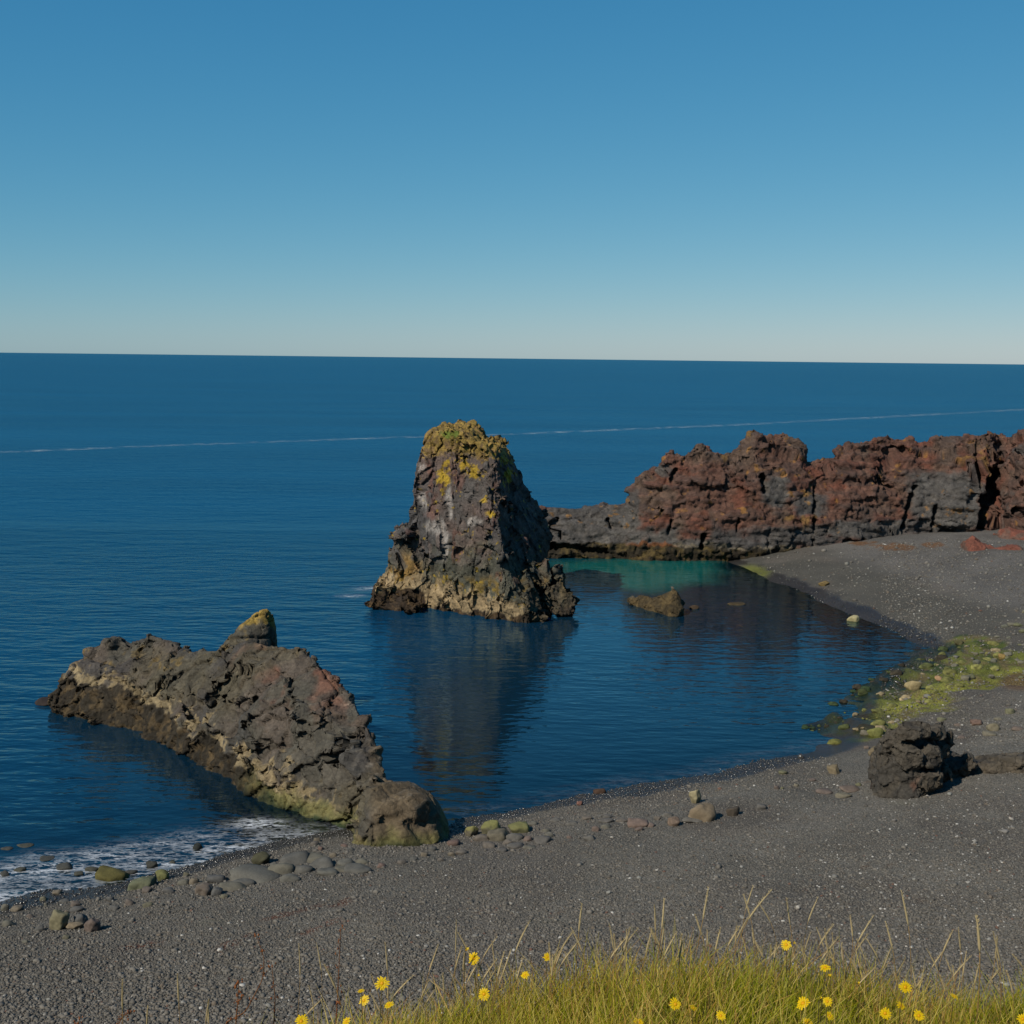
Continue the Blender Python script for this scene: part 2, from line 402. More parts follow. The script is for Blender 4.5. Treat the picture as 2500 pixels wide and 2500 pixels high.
# rusty drift weed lines
pxg, pyg = project(np.stack([P3[:, 0], P3[:, 1], z], 1))
wl = at_z(np.array([2100., 2230]), np.array([1333., 1342]), 1.6)
for (wx, wy, rx, ry) in [(2190, 1335, 55, 10), (2275, 1330, 30, 8), (2105, 1325, 35, 6)]:
    m_ = np.exp(-((pxg - wx) / rx) ** 2 - ((pyg - wy) / ry) ** 2)
    c = mixc(c, lin(108, 76, 48), sstep(.25, .6, m_ + .35 * fbm(P3 * 3, 3, 5) - .1) * .85)
for (x0, y0, x1, y1) in [(675, 2240, 775, 2212), (540, 2315, 620, 2280), (740, 2280, 830, 2245), (640, 2245, 690, 2235), (820, 2210, 850, 2200), (300, 2315, 385, 2300)]:
    A = np.array([x0, y0]); e = np.array([x1 - x0, y1 - y0]); w = np.stack([pxg, pyg], 1) - A
    t = np.clip((w @ e) / (e @ e), 0, 1); dd = np.hypot(*(w - t[:, None] * e).T)
    c = mixc(c, lin(104, 62, 42), sstep(9, 2, dd + 6 * fbm(P3 * 4, 3, 12)) * .8)
gcol = mixc(lin(52, 68, 34) * np.ones((len(z), 3)), lin(96, 100, 46), sstep(-.35, .5, fbm(P3 * .9, 3, 66) + .25 * np.clip(sd, -2, 2)))
lowr_ = sstep(-20, 45, pyg - np.interp(pxg, [1950, 2050, 2150, 2250, 2350, 2440], [1765, 1752, 1712, 1668, 1635, 1620])) * sstep(2020, 2180, pxg)
gcol = mixc(gcol, lin(134, 132, 58) * (1 + .3 * fbm(P3 * 2, 3, 69))[:, None], .8 * lowr_)
gcol = mixc(gcol, lin(104, 90, 62), sstep(.1, .5, fbm(P3 * 1.8, 3, 68)) * .85)
c = mixc(c, gcol, sstep(.08, .4, al + .12 * wn_))
ag = np.exp(-((pxg - 1830) / 60) ** 2 - ((pyg - 1398) / 22) ** 2)
c = mixc(c, lin(112, 114, 56), sstep(.25, .75, ag + .25 * wn_ * ag) * sstep(3.2, .4, sd) * (sd > -.4))
wet = wet * (1 - .9 * sstep(.3, .7, ag))
c = mixc(c, mixc(lin(74, 62, 40) * np.ones((len(z), 3)), lin(52, 56, 36), sstep(-.3, .4, fbm(P3 * .4, 3, 72))), sstep(-.3, -1.6, sd))
brown = np.exp(-((pxg - 2490) / 60) ** 2 - ((pyg - 1665) / 25) ** 2)
c = mixc(c, lin(104, 80, 58), sstep(.3, .7, brown) * .8)
beach = link('beach', new_mesh('beach', np.stack([P3[:, 0], P3[:, 1], z], 1), grid_faces(len(gx), len(gy)), c, {'wet': wet, 'fine': fine}), M_GRAVEL)
tag(beach, kind='structure')

# ------------------------------------------------------------------ sea
def sea_material():
    m, nt = mat_new('sea_water'); b = NB(nt)
    co = b.n('NewGeometry').outputs['Position']
    depth = b.attr('depth').outputs['Fac']; calm = b.attr('calm').outputs['Fac']; teal = b.attr('teal').outputs['Fac']; foam = b.attr('foam').outputs['Fac']
    streak = b.attr('streak').outputs['Fac']
    mp = b.n('Mapping', {'Vector': co, 'Scale': (.42, 1.0, 1.0), 'Rotation': (0, 0, math.radians(-10))}).outputs[0]
    mp2 = b.n('Mapping', {'Vector': co, 'Scale': (.4, 1.0, 1.0), 'Rotation': (0, 0, math.radians(14))}).outputs[0]
    w1 = b.noise(mp, 4.5, 1, .5); w2 = b.noise(mp2, 1.7, 1, .5); w3 = b.noise(mp, .45, 2, .5)
    patch = b.noise(mp2, .05, 3)
    h = b.math('ADD', b.math('MULTIPLY', w1, .046), b.math('ADD', b.math('MULTIPLY', w2, .11), b.math('MULTIPLY', w3, b.ramp(calm, 0, 1, .28, .16))))
    amp = b.math('MULTIPLY', b.ramp(calm, 0, 1, 1.0, .30), b.ramp(patch, .35, .65, .75, 1.2))
    bp = b.n('Bump', {'Height': h, 'Distance': 1.0, 'Strength': amp})
    fr = b.n('Fresnel', {'IOR': b.ramp(calm, 0, 1, 1.44, 1.50), 'Normal': bp.outputs[0]}).outputs[0]
    k = b.ramp(calm, 0, 1, 2.7, .02)
    fr2 = b.math('DIVIDE', fr, b.math('ADD', 1.0, b.math('MULTIPLY', fr, k)))
    rough = b.ramp(calm, 0, .5, .22, .045)
    gl = b.n('BsdfGlossy', {'Color': b.mix(calm, (.52, .95, 1, 1), (.74, .97, 1, 1)), 'Roughness': rough, 'Normal': bp.outputs[0]})
    body = b.mix(teal, b.mix(calm, g4((.0013, .043, .104)), g4((.0045, .024, .046))), g4((.012, .15, .13)))
    big = b.n('Mapping', {'Vector': co, 'Scale': (.15, 1.0, 1.0)}).outputs[0]
    body = b.mix(1.0, body, b.n('CombineColor', {0: b.ramp(b.noise(big, .03, 3), .3, .7, .85, 1.15), 1: b.ramp(b.noise(big, .03, 3), .3, .7, .88, 1.12), 2: b.ramp(b.noise(big, .03, 3), .3, .7, .9, 1.1)}).outputs[0], 'MULTIPLY')
    df = b.n('BsdfDiffuse', {'Color': body})
    alpha = b.math('SUBTRACT', 1.0, b.math('POWER', 2.718, b.math('MULTIPLY', depth, -.65)))
    tr = b.n('BsdfTransparent', {'Color': (.62, .80, .80, 1)})
    bod = b.n('MixShader', {0: alpha, 1: tr.outputs[0], 2: df.outputs[0]})
    sh = b.n('MixShader', {0: fr2, 1: bod.outputs[0], 2: gl.outputs[0]})
    fn = b.n('Mapping', {'Vector': co, 'Scale': (.55, 1.5, 1.0), 'Rotation': (0, 0, math.radians(-22))}).outputs[0]
    def vein(sc, wd):
        v = b.noise(fn, sc, 4, .6); return b.ramp(b.math('ABSOLUTE', b.math('SUBTRACT', v, .5)), wd, 0.0)
    veins = b.math('MAXIMUM', vein(1.3, .045), b.math('MULTIPLY', vein(3.0, .05), .9))
    patchy = b.ramp(b.noise(fn, .9, 5, .7), .44, .62)
    speck = b.ramp(b.noise(fn, 7, 4, .75), .54, .68)
    ff = b.math('MULTIPLY', foam, b.math('ADD', b.math('MULTIPLY', veins, b.math('ADD', .35, b.math('MULTIPLY', patchy, .65))), b.math('MULTIPLY', b.math('MULTIPLY', speck, patchy), .4)), True)
    sk = b.math('MULTIPLY', streak, b.ramp(b.noise(mp, .9, 4, .7), .38, .68))
    ff = b.math('MAXIMUM', ff, b.math('MULTIPLY', sk, .30))
    wd = b.n('BsdfDiffuse', {'Color': (.62, .64, .66, 1)})
    b.out(b.n('MixShader', {0: ff, 1: sh.outputs[0], 2: wd.outputs[0]}).outputs[0]); return m
M_SEA = sea_material()
sx = axis(-40000, -36, 48, 40000, .3, 60); sy = axis(-2000, 14, 104, 60000, .3, 70)
sx = np.concatenate([-36 - np.geomspace(.4, 40000, 60)[::-1], np.arange(-36, 48, .3), 48 + np.geomspace(.4, 40000, 60)])
sy = np.concatenate([14 - np.geomspace(.4, 3000, 20)[::-1], np.arange(14, 104, .3), 104 + np.geomspace(.4, 60000, 130)])
X, Y = np.meshgrid(sx, sy); tz, sd, al = terr(X, Y, True)
Xr, Yr = X.ravel(), Y.ravel(); P3 = np.stack([Xr, Yr, Xr * 0], 1)
depth = np.maximum(-tz, 0.0); depth = np.where((np.abs(Xr) > 60) | (Yr > 110), 9, depth)
spx, spy = project(np.stack([Xr, np.maximum(Yr, 1.0), Xr * 0], 1))
BAY = at_z(np.array([880., 1060, 1330, 1330, 1500, 1800, 2300, 2100, 1300, 1090]), np.array([2020., 1700, 1500, 1380, 1360, 1370, 1600, 1800, 1990, 2020]), 0)[:, :2]
calm = sstep(-7, 2, poly_sd(Xr, Yr, BAY)); COVE = at_z(np.array([150., 300, 480, 640, 860, 700, 450, 330]), np.array([1745., 1780, 1865, 1950, 2020, 2040, 2040, 1900]), 0)[:, :2]; calm = np.maximum(calm, .95 * sstep(-4, .5, poly_sd(Xr, Yr, COVE))); calm = np.maximum(calm, .6 * sstep(-7, -2, sd) * (Yr < 60)); calm = np.maximum(calm, .4 * sstep(140, 50, Yr))
TEAL = at_z(np.array([1350., 1500, 1780, 1730, 1560, 1400]), np.array([1375., 1362, 1368, 1420, 1440, 1425]), 0)[:, :2]
teal = sstep(-2.0, 2.0, poly_sd(Xr, Yr, TEAL) + .8 * fbm(P3 * .3, 2, 4))
depth = np.maximum(depth, teal * 1.6)
left = sstep(930, 840, spx) * (Yr < 60)
foam = left * sstep(-3.6, -1.4, sd) * sstep(.9, .2, sd) * sstep(1980, 2090, spy) * .75
for (fx, fy, fr_) in [(905, 1437, .55), (858, 1455, .4), (700, 2040, .8), (640, 2012, .5)]:
    q = at_z(float(fx), float(fy), 0.); foam = np.maximum(foam, 1.1 * np.exp(-((Xr - q[0]) / (fr_ * 1.6)) ** 2 - ((Yr - q[1]) / fr_) ** 2))
foam = np.maximum(foam, .06 * (1 - left) * (Yr < 48) * (Xr < 14) * sstep(-1.5, -.5, sd) * sstep(.4, 0, sd))
wkA = at_z(0., 1105., 0.)[:2]; wkB = at_z(1250., 1059., 0.)[:2]; wkC = at_z(2500., 1001., 0.)[:2]
def segd(a, c2):
    e = c2 - a; w = np.stack([Xr, Yr], 1) - a; t = (w @ e) / (e @ e); t = np.clip(t, -3, 4); return np.hypot(*(w - t[:, None] * e).T)
sea = link('sea', new_mesh('sea', np.stack([Xr, Yr, Xr * 0], 1), grid_faces(len(sx), len(sy)), None,
           {'depth': depth, 'calm': calm, 'teal': teal, 'foam': foam}), M_SEA)
tag(sea, kind='structure')
# drifting pale slick: thin ribbon of foam bubbles on the open sea (same water, its own strip of surface)
def slick():
    m, nt = mat_new('foam_line'); b = NB(nt)
    co = b.n('NewGeometry').outputs['Position']; e = b.attr('edge').outputs['Fac']
    n = b.math('MULTIPLY', b.ramp(b.noise(co, .35, 5, .7), .42, .66), b.ramp(e, 0, 1, 0, 1))
    n = b.math('MULTIPLY', n, b.ramp(b.noise(co, .03, 3), .3, .6, .35, 1.0))
    d = b.n('BsdfDiffuse', {'Color': (.30, .40, .46, 1)}); t = b.n('BsdfTransparent', {'Color': (1, 1, 1, 1)})
    b.out(b.n('MixShader', {0: b.math('MULTIPLY', n, .55), 1: t.outputs[0], 2: d.outputs[0]}).outputs[0])
    px = np.linspace(-900, 3400, 160); py = np.interp(px, [-900, 0, 400, 1000, 1250, 1800, 2500, 3400], [1128, 1104, 1088, 1067, 1060, 1037, 1000, 950])
    P = at_z(px, py, 0.0); tdir = np.gradient(P[:, :2], axis=0); nn = np.stack([-tdir[:, 1], tdir[:, 0]], 1); nn /= np.linalg.norm(nn, axis=1)[:, None]
    w = np.interp(px, [-900, 1250, 2500, 3400], [2.2, 2.6, 4.5, 6.0])[:, None]
    rows = [np.concatenate([P[:, :2] + nn * w * k, np.full((160, 1), .012)], 1) for k in (-1, -.3, .3, 1)]
    V = np.concatenate(rows); ed = np.concatenate([np.full(160, v) for v in (0, 1, 1, 0)])
    o = link('foam_line', new_mesh('foam_line', V, grid_faces(160, 4), None, {'edge': ed}), m)
    tag(o, kind='stuff', label='thin pale line of foam drifting across the open sea', cat='foam')
slick()

# ------------------------------------------------------------------ rocks
def weedband(V, c, N, top=1.15, seed=3, cream=True, weedtop=.75):
    n = fbm(V * np.array([.9, .9, .5]), 4, seed); n2 = fbm(V * 3.0, 3, seed + 9)
    zz = V[:, 2] + .38 * n + .12 * n2
    if cream:
        m = sstep(weedtop - .08, weedtop + .05, zz) * sstep(top + .12, top - .12, zz + .25 * fbm(V * 1.3, 2, seed + 4))
        c = mixc(c, lin(142, 126, 96) * (1 + .25 * n2)[:, None], m * .9)
    w = sstep(weedtop + .03, weedtop - .08, zz)
    wc = mixc(lin(46, 40, 28) * np.ones((len(V), 3)), lin(74, 62, 38), sstep(-.2, .5, n2))
    c = mixc(c, wc, w * .95)
    return c, w
def weed_rough(V, N, w, seed):
    d = fbm(V * np.array([5, 5, 1.6]), 3, seed) * .07
    return V + N * (w * d)[:, None]
def block_set(P, n, g, smin, smax, rows, flat=.8, sub=3, sharp=20):
    pts = sample_surface(P, n, g, rows); out = []
    for p in pts:
        V, Fc = poly_rock(sub, sharp, 9, g)
        s = g.uniform(smin, smax) * g.uniform(.6, 1.0) * np.array([g.uniform(.8, 1.4), g.uniform(.7, 1.1), g.uniform(.6, 1.1) * flat])
        out.append(((V * s) @ rotm(g, .5).T + p - np.array([0, -.25, .15]) * s.mean(), Fc))
    return out

# --- outcrop in the foreground bay
g = np.random.default_rng(21)
T = [(128, 1745, 0, 1722, .6), (140, 1742, 0, 1690, 1.0), (152, 1747, 0, 1655, 1.6), (166, 1751, 0, 1622, 2.2), (205, 1760, 0, 1610, 2.8), (222, 1768, 0, 1590, 3.2), (246, 1773, 0, 1574, 3.6), (300, 1779, 0, 1574, 4.0),
     (345, 1789, 0, 1572, 4.2), (365, 1800, 0, 1555, 4.4), (395, 1815, 0, 1556, 4.6), (430, 1836, 0, 1578, 4.8), (470, 1862, 0, 1588, 5.0), (515, 1893, 0, 1586, 5.4), (545, 1908, 0, 1580, 5.6),
     (600, 1940, 0, 1562, 5.8), (665, 1966, 0, 1578, 5.6), (700, 1984, 0, 1580, 5.4), (730, 1996, 0, 1578, 5.4), (765, 2006, 0, 1615, 5.0), (800, 2016, 0, 1645, 4.6), (840, 2026, 0, 1680, 4.2),
     (868, 2036, 0, 1720, 3.8), (888, 2048, .05, 1770, 3.3), (908, 2056, .1, 1800, 3.0), (930, 2062, .1, 1860, 2.4), (945, 2068, .1, 1905, 1.8)]
PO = columns(T, 150, a=1.25, b=1.15, back=(2.6, -1.5))
parts = [loft_solid(PO)]
T2 = [(868, 2085, .15, 2000, .8), (890, 2092, .2, 1945, 1.1), (920, 2092, .2, 1915, 1.4), (950, 2085, .2, 1910, 1.6), (1000, 2078, .25, 1908, 1.8), (1030, 2072, .25, 1925, 1.7), (1060, 2064, .25, 1945, 1.5), (1082, 2058, .2, 1975, 1.2), (1096, 2052, .2, 2015, .8)]
PE = columns(T2, 60, a=1.6, b=1.0, back=(2.2, -1.0))
parts.append(loft_solid(PE))
T3 = [(516, 1640, 2.2, 1606, .3), (532, 1648, 2.2, 1580, .7), (556, 1660, 2.2, 1552, 1.0), (582, 1668, 2.2, 1527, 1.3), (604, 1668, 2.2, 1509, 1.4), (624, 1664, 2.2, 1496, 1.4), (641, 1660, 2.2, 1483, 1.3), (655, 1655, 2.2, 1484, 1.1), (664, 1648, 2.2, 1492, .9), (671, 1640, 2.3, 1520, .7), (676, 1632, 2.4, 1552, .5)]
PP = columns(T3, 40, a=1.2, b=1.0, back=(1.3, 1.5), bottom=.8)
parts.append(loft_solid(PP))
parts += block_set(PO, 150, g, .3, .95, (3, 11)); parts += block_set(PO, 60, g, .18, .4, (12, 16)); parts += block_set(PP, 8, g, .2, .35, (5, 12))
for (px, py, w) in [(275, 1566, 62), (370, 1556, 40), (822, 1648, 36), (905, 1790, 30), (928, 1850, 30), (225, 1590, 44), (300, 1575, 40), (335, 1570, 36), (410, 1572, 36), (455, 1588, 34), (490, 1585, 30), (760, 1608, 40), (795, 1640, 36), (850, 1690, 34), (880, 1745, 34)]:
    V, Fc = poly_rock(3, 18, 9, g); yd = np.interp(px, [r[0] for r in T], at_z(np.array([r[0] for r in T], float), np.array([r[1] for r in T], float), 0)[:, 1]) + np.interp(px, [r[0] for r in T], [r[4] for r in T])
    p = at_d(px, py + 6, yd); s = w / FOC * yd * .55
    parts.append(((V * s * np.array([1, .9, .75])) @ rotm(g, .3).T + p, Fc))
yPE = PE[30, 1, 1]
for (px, py, w, dd) in [(900, 1915, 70, 1.6), (925, 1945, 80, 1.0), (895, 1985, 70, .9), (880, 2020, 70, .5), (950, 1990, 80, .3), (1000, 1965, 90, .4), (985, 2035, 80, -.1), (905, 2070, 70, -.2), (1045, 2040, 60, .1)]:
    V, Fc = poly_rock(3, 18, 9, g); p = at_d(float(px), float(py), yPE + dd + .45)
    parts.append(((V * w / FOC * yPE * np.array([.6, .5, .5])) @ rotm(g, .4).T + p, Fc))
V, Fc = voxel(parts, .06); V = relax(V, Fc, 1); N = normals(V, Fc)
px, py = project(V)
endm = sstep(880, 930, px)
pinm = sstep(505, 540, px) * sstep(700, 676, px) * sstep(1600, 1570, py)
crest = .15 + .85 * sstep(0, 45, py - np.interp(px, [r[0] for r in T], [r[3] for r in T]))
rock_ = (1 - .7 * endm) * (1 - .85 * pinm) * crest
V, e1, r1 = facetize(V, N, 1.5, 5, .62, (1.3, 1.2, .9), .13, .22, mask=rock_); N = normals(V, Fc)
V, e2, r2 = facetize(V, N, .62, 6, .7, (1.25, 1.1, .85), .085, .32, mask=(1 - .7 * endm) * (1 - .5 * pinm) * (.4 + .6 * crest)); N = normals(V, Fc)
V, e3, r3 = facetize(V, N, .28, 8, .6, (1.2, 1.1, .9), .02, .25, mask=rock_); N = normals(V, Fc)
d = (-.20 * sstep(.06, 0, e1) * (r1 > .15) - .10 * sstep(.08, 0, e2) * (r2 > .3) - .02 * sstep(.10, 0, e3)) * (1 - .75 * endm) + .03 * fbm(V * 1.2, 3, 2) + .015 * fbm(V * 5, 3, 3)
V = V + N * d[:, None]; N = normals(V, Fc)
n1 = fbm(V * .5, 3, 40); n2 = fbm(V * 1.5, 3, 41)
c = mixc(lin(78, 74, 65) * np.ones((len(V), 3)), lin(87, 78, 69), sstep(-.3, .5, n1)); c = mixc(c, lin(62, 61, 60), (r1 > .7) * .6); c = mixc(c, lin(86, 80, 70), (r2 > .82) * .6)
c = mixc(c, lin(112, 76, 60), sstep(.35, .7, fbm(V * .8, 3, 45)) * sstep(500, 700, px) * sstep(1800, 1650, py) * .8)
c = mixc(c, lin(88, 80, 60), sstep(0, .6, fbm(V * .4, 2, 49)) * .5)
c = mixc(c, lin(96, 82, 62), endm * .8)
pin = sstep(520, 560, px) * sstep(690, 660, px) * sstep(1580, 1530, py + .6 * (660 - px) * .5)
c = mixc(c, lin(142, 118, 58), sstep(.1, .5, .55 * fbm(V * 2.2, 3, 46) + 1.0 * sstep(1560, 1495, py + .1 * (660 - px)) - .25) * pin)
c = mixc(c, lin(120, 100, 58), sstep(.5, .8, fbm(V * 1.7, 3, 47)) * (py < 1640) * .6)
ws = sstep(.35, .6, fbm(V * np.array([4, 4, 2.2]), 4, 52)) * sstep(700, 1000, px) * sstep(2030, 1850, py) * .35
c = mixc(c, lin(150, 140, 125), ws)
top = np.interp(px, [100, 300, 500, 700, 860, 920, 1100], [1.75, 1.50, 1.40, 1.0, .65, .2, .1]); wt = np.interp(px, [100, 300, 500, 650, 760, 860, 900], [1.40, 1.18, 1.0, .6, .3, .1, -.2])
zs = V.copy(); zs[:, 2] = V[:, 2] - wt
n = fbm(V * np.array([.8, .8, .5]), 4, 61); nn2 = fbm(V * 3.2, 3, 62); zz = V[:, 2] + .30 * n + .12 * nn2
m = sstep(wt - .05, wt + .05, zz) * sstep(top + .08, top - .04, zz + .3 * nn2) * (px < 935)
c = mixc(c, lin(138, 122, 92) * (1 + .2 * nn2)[:, None], m * sstep(-.6, -.2, fbm(V * 1.6, 3, 77)) * .95)
w = sstep(wt + .03, wt - .06, zz); wc = mixc(lin(44, 38, 28) * np.ones((len(V), 3)), lin(80, 66, 44), sstep(-.2, .5, nn2)); c = mixc(c, wc, w * .95)
gz = V[:, 2] + .3 * fbm(V * .9, 3, 63) + .12 * nn2
gm = sstep(.75, .35, gz) * sstep(560, 700, px)
gc = mixc(lin(44, 58, 34) * np.ones((len(V), 3)), lin(108, 104, 62), sstep(.0, .45, gz + .25 * n)); c = mixc(c, gc, gm * .85)
c = mixc(c, lin(104, 100, 86), endm * sstep(.55, .15, gz) * sstep(940, 880, py * .0 + px) * .0)
V = weed_rough(V, N, w * (px < 880), 7)
oc = link('rock_outcrop', new_mesh('rock_outcrop', V, Fc, c), M_ROCK)
tag(oc, 'broad jagged grey-brown rock outcrop with a pointed knob and pale barnacle band by the beach', 'rock outcrop')

# --- sea stack
g = np.random.default_rng(5)
tabL = np.array([(1036, 1052), (1046, 1040), (1060, 1032), (1080, 1029), (1100, 1025), (1125, 1019), (1150, 1014), (1180, 1016), (1220, 1013), (1260, 1010), (1290, 1010), (1320, 1022), (1350, 1030), (1400, 1036), (1480, 1038), (1540, 1038)], float)
tabC = np.array([(1040, 1120), (1060, 1140), (1080, 1165), (1100, 1195), (1125, 1212), (1150, 1216), (1220, 1212), (1270, 1212), (1300, 1218), (1350, 1228), (1400, 1238), (1440, 1250), (1480, 1268), (1530, 1290)], float)
tabR = np.array([(1030, 1162), (1042, 1178), (1060, 1186), (1072, 1192), (1080, 1228), (1105, 1246), (1130, 1256), (1160, 1270), (1200, 1284), (1225, 1300), (1240, 1318), (1270, 1330), (1320, 1336), (1400, 1338), (1450, 1336), (1500, 1336)], float)
dC0, dL0 = at_z(1240., 1522., 0.)[1], at_z(1038., 1483., 0.)[1]
ztop = at_d(1090., 1050., dC0 + 2.5)[2]
rings = []
for s in np.linspace(-.1, 1, 60):
    z_ = s * ztop if s > 0 else -1.2
    t = max(s, 0); dC = dC0 + 2.2 * t ** 1.2; dL = dL0 + .3 * t; dR = dC0 + 6.5; 
    L = np.interp(py_of(1040., dL, z_), *tabL.T); C_ = np.interp(py_of(1220., dC, z_), *tabC.T); R = np.interp(py_of(1300., dR, z_), *tabR.T)
    xs = lambda p_, d_: at_d(float(p_), 1300., d_)[0]
    dR2 = dR
    pts = [(xs(L, dL), dL), (xs(L + (C_ - L) * .45, dL * .55 + dC * .45 - .35), dL * .55 + dC * .45 - .35), (xs(C_, dC), dC), (xs(C_ + (R - C_) * .55, dC * .55 + dR2 * .45), dC * .55 + dR2 * .45), (xs(R, dR2), dR2),
           (xs(R - 12, dR2 + 2.0), dR2 + 2.0), (xs((L + R) / 2, dR2 + 3.2), dR2 + 3.2), (xs(L + 25, dR2 + 1.5), dR2 + 1.5), (xs(L + 4, (dL + dR2) / 2), (dL + dR2) / 2)]
    pts = np.array(pts + [pts[0]]); tt = np.linspace(0, len(pts) - 1, 73)[:-1]
    rings.append(np.stack([np.interp(tt, range(len(pts)), pts[:, 0]), np.interp(tt, range(len(pts)), pts[:, 1]), np.full(72, z_)], 1))
PS = np.array(rings); parts = [loft_solid(PS)]
TS = [(903, 1462, 0, 1450, .4), (915, 1464, 0, 1434, .7), (935, 1468, 0, 1408, .8), (948, 1472, 0, 1370, .9), (953, 1475, 0, 1343, .9), (958, 1477, 0, 1312, .9), (968, 1479, 0, 1292, .9), (985, 1481, 0, 1287, .9), (1005, 1483, 0, 1286, .9), (1030, 1482, 0, 1280, 1.0), (1055, 1485, 0, 1290, .7), (1090, 1488, 0, 1320, .6)]
PSH = columns(TS, 40, a=1.3, b=1.0, back=(4.0, -1.0)); parts.append(loft_solid(PSH))
parts += block_set(PSH, 14, g, .3, .7, (2, 15))
front = PS[:, :38]
def ringblocks(n, lo, hi, smin, smax, k0=0, k1=40):
    out = []
    for _ in range(n):
        i = g.integers(int(lo * 59), int(hi * 59)); k = g.integers(k0, k1); p = PS[i, k]
        V, Fc = poly_rock(3, 20, 9, g); s = g.uniform(smin, smax) * np.array([g.uniform(.7, 1.2), g.uniform(.6, 1), g.uniform(.8, 1.5)])
        out.append(((V * s) @ rotm(g, .35).T + p + np.array([0, .3 * s[1], 0]), Fc))
    return out
parts += ringblocks(34, .82, 1.0, .2, .42); parts += ringblocks(40, .12, .8, .2, .5, 14, 34); parts += ringblocks(16, .1, .9, .2, .42, 0, 18); parts += ringblocks(40, .05, .3, .35, .8, 16, 40)
for _ in range(34):                                    # crumbly cap
    f_ = g.uniform(.5, .95); p = PS[-1, g.integers(0, 72)] * f_ + PS[-1].mean(0) * (1 - f_); s = g.uniform(.25, .6); V, Fc = poly_rock(3, 20, 9, g)
    parts.append(((V * s) @ rotm(g, .5).T + p + np.array([0, 0, g.uniform(-.55, -.1)]), Fc))
for (px, py, w, h, dd) in [(1358, 1400, 30, 50, 3.5), (1345, 1445, 62, 60, 3.2), (1376, 1478, 66, 56, 2.8), (1325, 1478, 60, 50, 2.4), (1290, 1455, 50, 60, 1.2), (1260, 1490, 60, 60, .6), (1305, 1500, 70, 40, .8), (1395, 1492, 30, 30, 2.6), (1310, 1400, 36, 60, 3.0), (1240, 1440, 50, 70, .6), (1280, 1420, 46, 60, 1.6),
                           (930, 1458, 60, 30, 3.9), (980, 1468, 70, 30, 3.4), (896, 1461, 34, 16, 4.4), (975, 1305, 56, 40, 4.8), (930, 1440, 50, 40, 4.3), (918, 1470, 70, 26, 4.0), (955, 1478, 80, 26, 3.6), (1005, 1486, 80, 26, 2.8), (1345, 1494, 80, 36, 2.4), (1380, 1496, 70, 26, 2.6)]:
    V, Fc = poly_rock(3, 18, 10, g); dy = dC0 + dd; p = at_d(float(px), float(py), dy)
    parts.append(((V * np.array([w, (w + h) / 2, h]) * .55 / FOC * dy) @ rotm(g, .25).T + p, Fc))
V, Fc = voxel(parts, .07); V = relax(V, Fc, 1); N = normals(V, Fc); px, py = project(V)
lowr = sstep(1255, 1310, px) * sstep(1380, 1430, py)
capm = 1 - .9 * sstep(ztop - 3.2, ztop - 1.8, V[:, 2])
V, e1, r1 = facetize(V, N, 2.2, 15, .6, (.8, .8, 1.8), .20, .12, mask=capm); N = normals(V, Fc)
V, e2, r2 = facetize(V, N, .95, 16, .7, (.85, .85, 1.5), .11, .25, mask=.45 + .55 * capm); N = normals(V, Fc)
V, e3, r3 = facetize(V, N, .40, 17, .65, (.9, .9, 1.3), .04, .3); N = normals(V, Fc)
d = -.20 * sstep(.05, 0, e1) * (r1 > .2) - .10 * sstep(.06, 0, e2) * (r2 > .3) - .03 * sstep(.08, 0, e3) - (1 - capm) * .14 * sstep(.14, 0, e2) + .03 * fbm(V * 1.5, 3, 2) + .02 * fbm(V * 5, 3, 3) - .06
V = V + N * d[:, None]; N = normals(V, Fc); px, py = project(V)
n1 = fbm(V * .45, 3, 140); n2 = fbm(V * 1.6, 3, 141); n3 = fbm(V * 4, 3, 142)
c = mixc(lin(84, 79, 75) * np.ones((len(V), 3)), lin(93, 79, 72), sstep(-.2, .5, n1)); c = mixc(c, lin(76, 74, 74), (r1 > .6) * .6); c = mixc(c, lin(108, 92, 84), (r2 > .8) * .5)
c = mixc(c, lin(82, 82, 66), sstep(1300, 1400, py + 40 * n2) * .7)
c = mixc(c, lin(112, 66, 50), sstep(.5, .8, fbm(V * np.array([1, 1, .5]), 3, 145)) * .4)
c = mixc(c, lin(136, 104, 48), sstep(1330, 1380, py) * sstep(1060, 1000, px + 20 * n2) * sstep(-.2, .4, n2) * .8)
c = mixc(c, lin(128, 104, 46), sstep(1400, 1425, py) * sstep(1470, 1440, py) * sstep(.0, .5, n2 + n3 * .4) * .7)
lich = sstep(1165, 1085, py + 22 * n2 + 20 * n1) + .35 * (N[:, 2] > .5)
c = mixc(c, mixc(lin(140, 116, 58) * np.ones((len(V), 3)), lin(112, 90, 60), sstep(.0, .5, n3)), sstep(.45, .75, lich + .30 * n2 + .25 * n3 - .05) * .95)
for (lx, ly, rx, ry) in [(1085, 1165, 16, 26), (1130, 1140, 18, 22), (1157, 1150, 14, 22), (1088, 1130, 10, 14), (1240, 1160, 14, 20), (1232, 1122, 16, 14), (1200, 1255, 8, 8), (1180, 1222, 10, 6)]:
    m = np.exp(-((px - lx) / rx) ** 2 - ((py - ly) / ry) ** 2); c = mixc(c, lin(160, 132, 44), sstep(.35, .6, m + .55 * n3 - .25 * np.abs(n2)))
m = np.exp(-((px - 1100) / 26) ** 2 - ((py - 1060) / 13) ** 2); c = mixc(c, lin(100, 112, 44), sstep(.35, .75, m + .4 * n3))
streaky = fbm(V * np.array([3.2, 3.2, .55]), 4, 147)
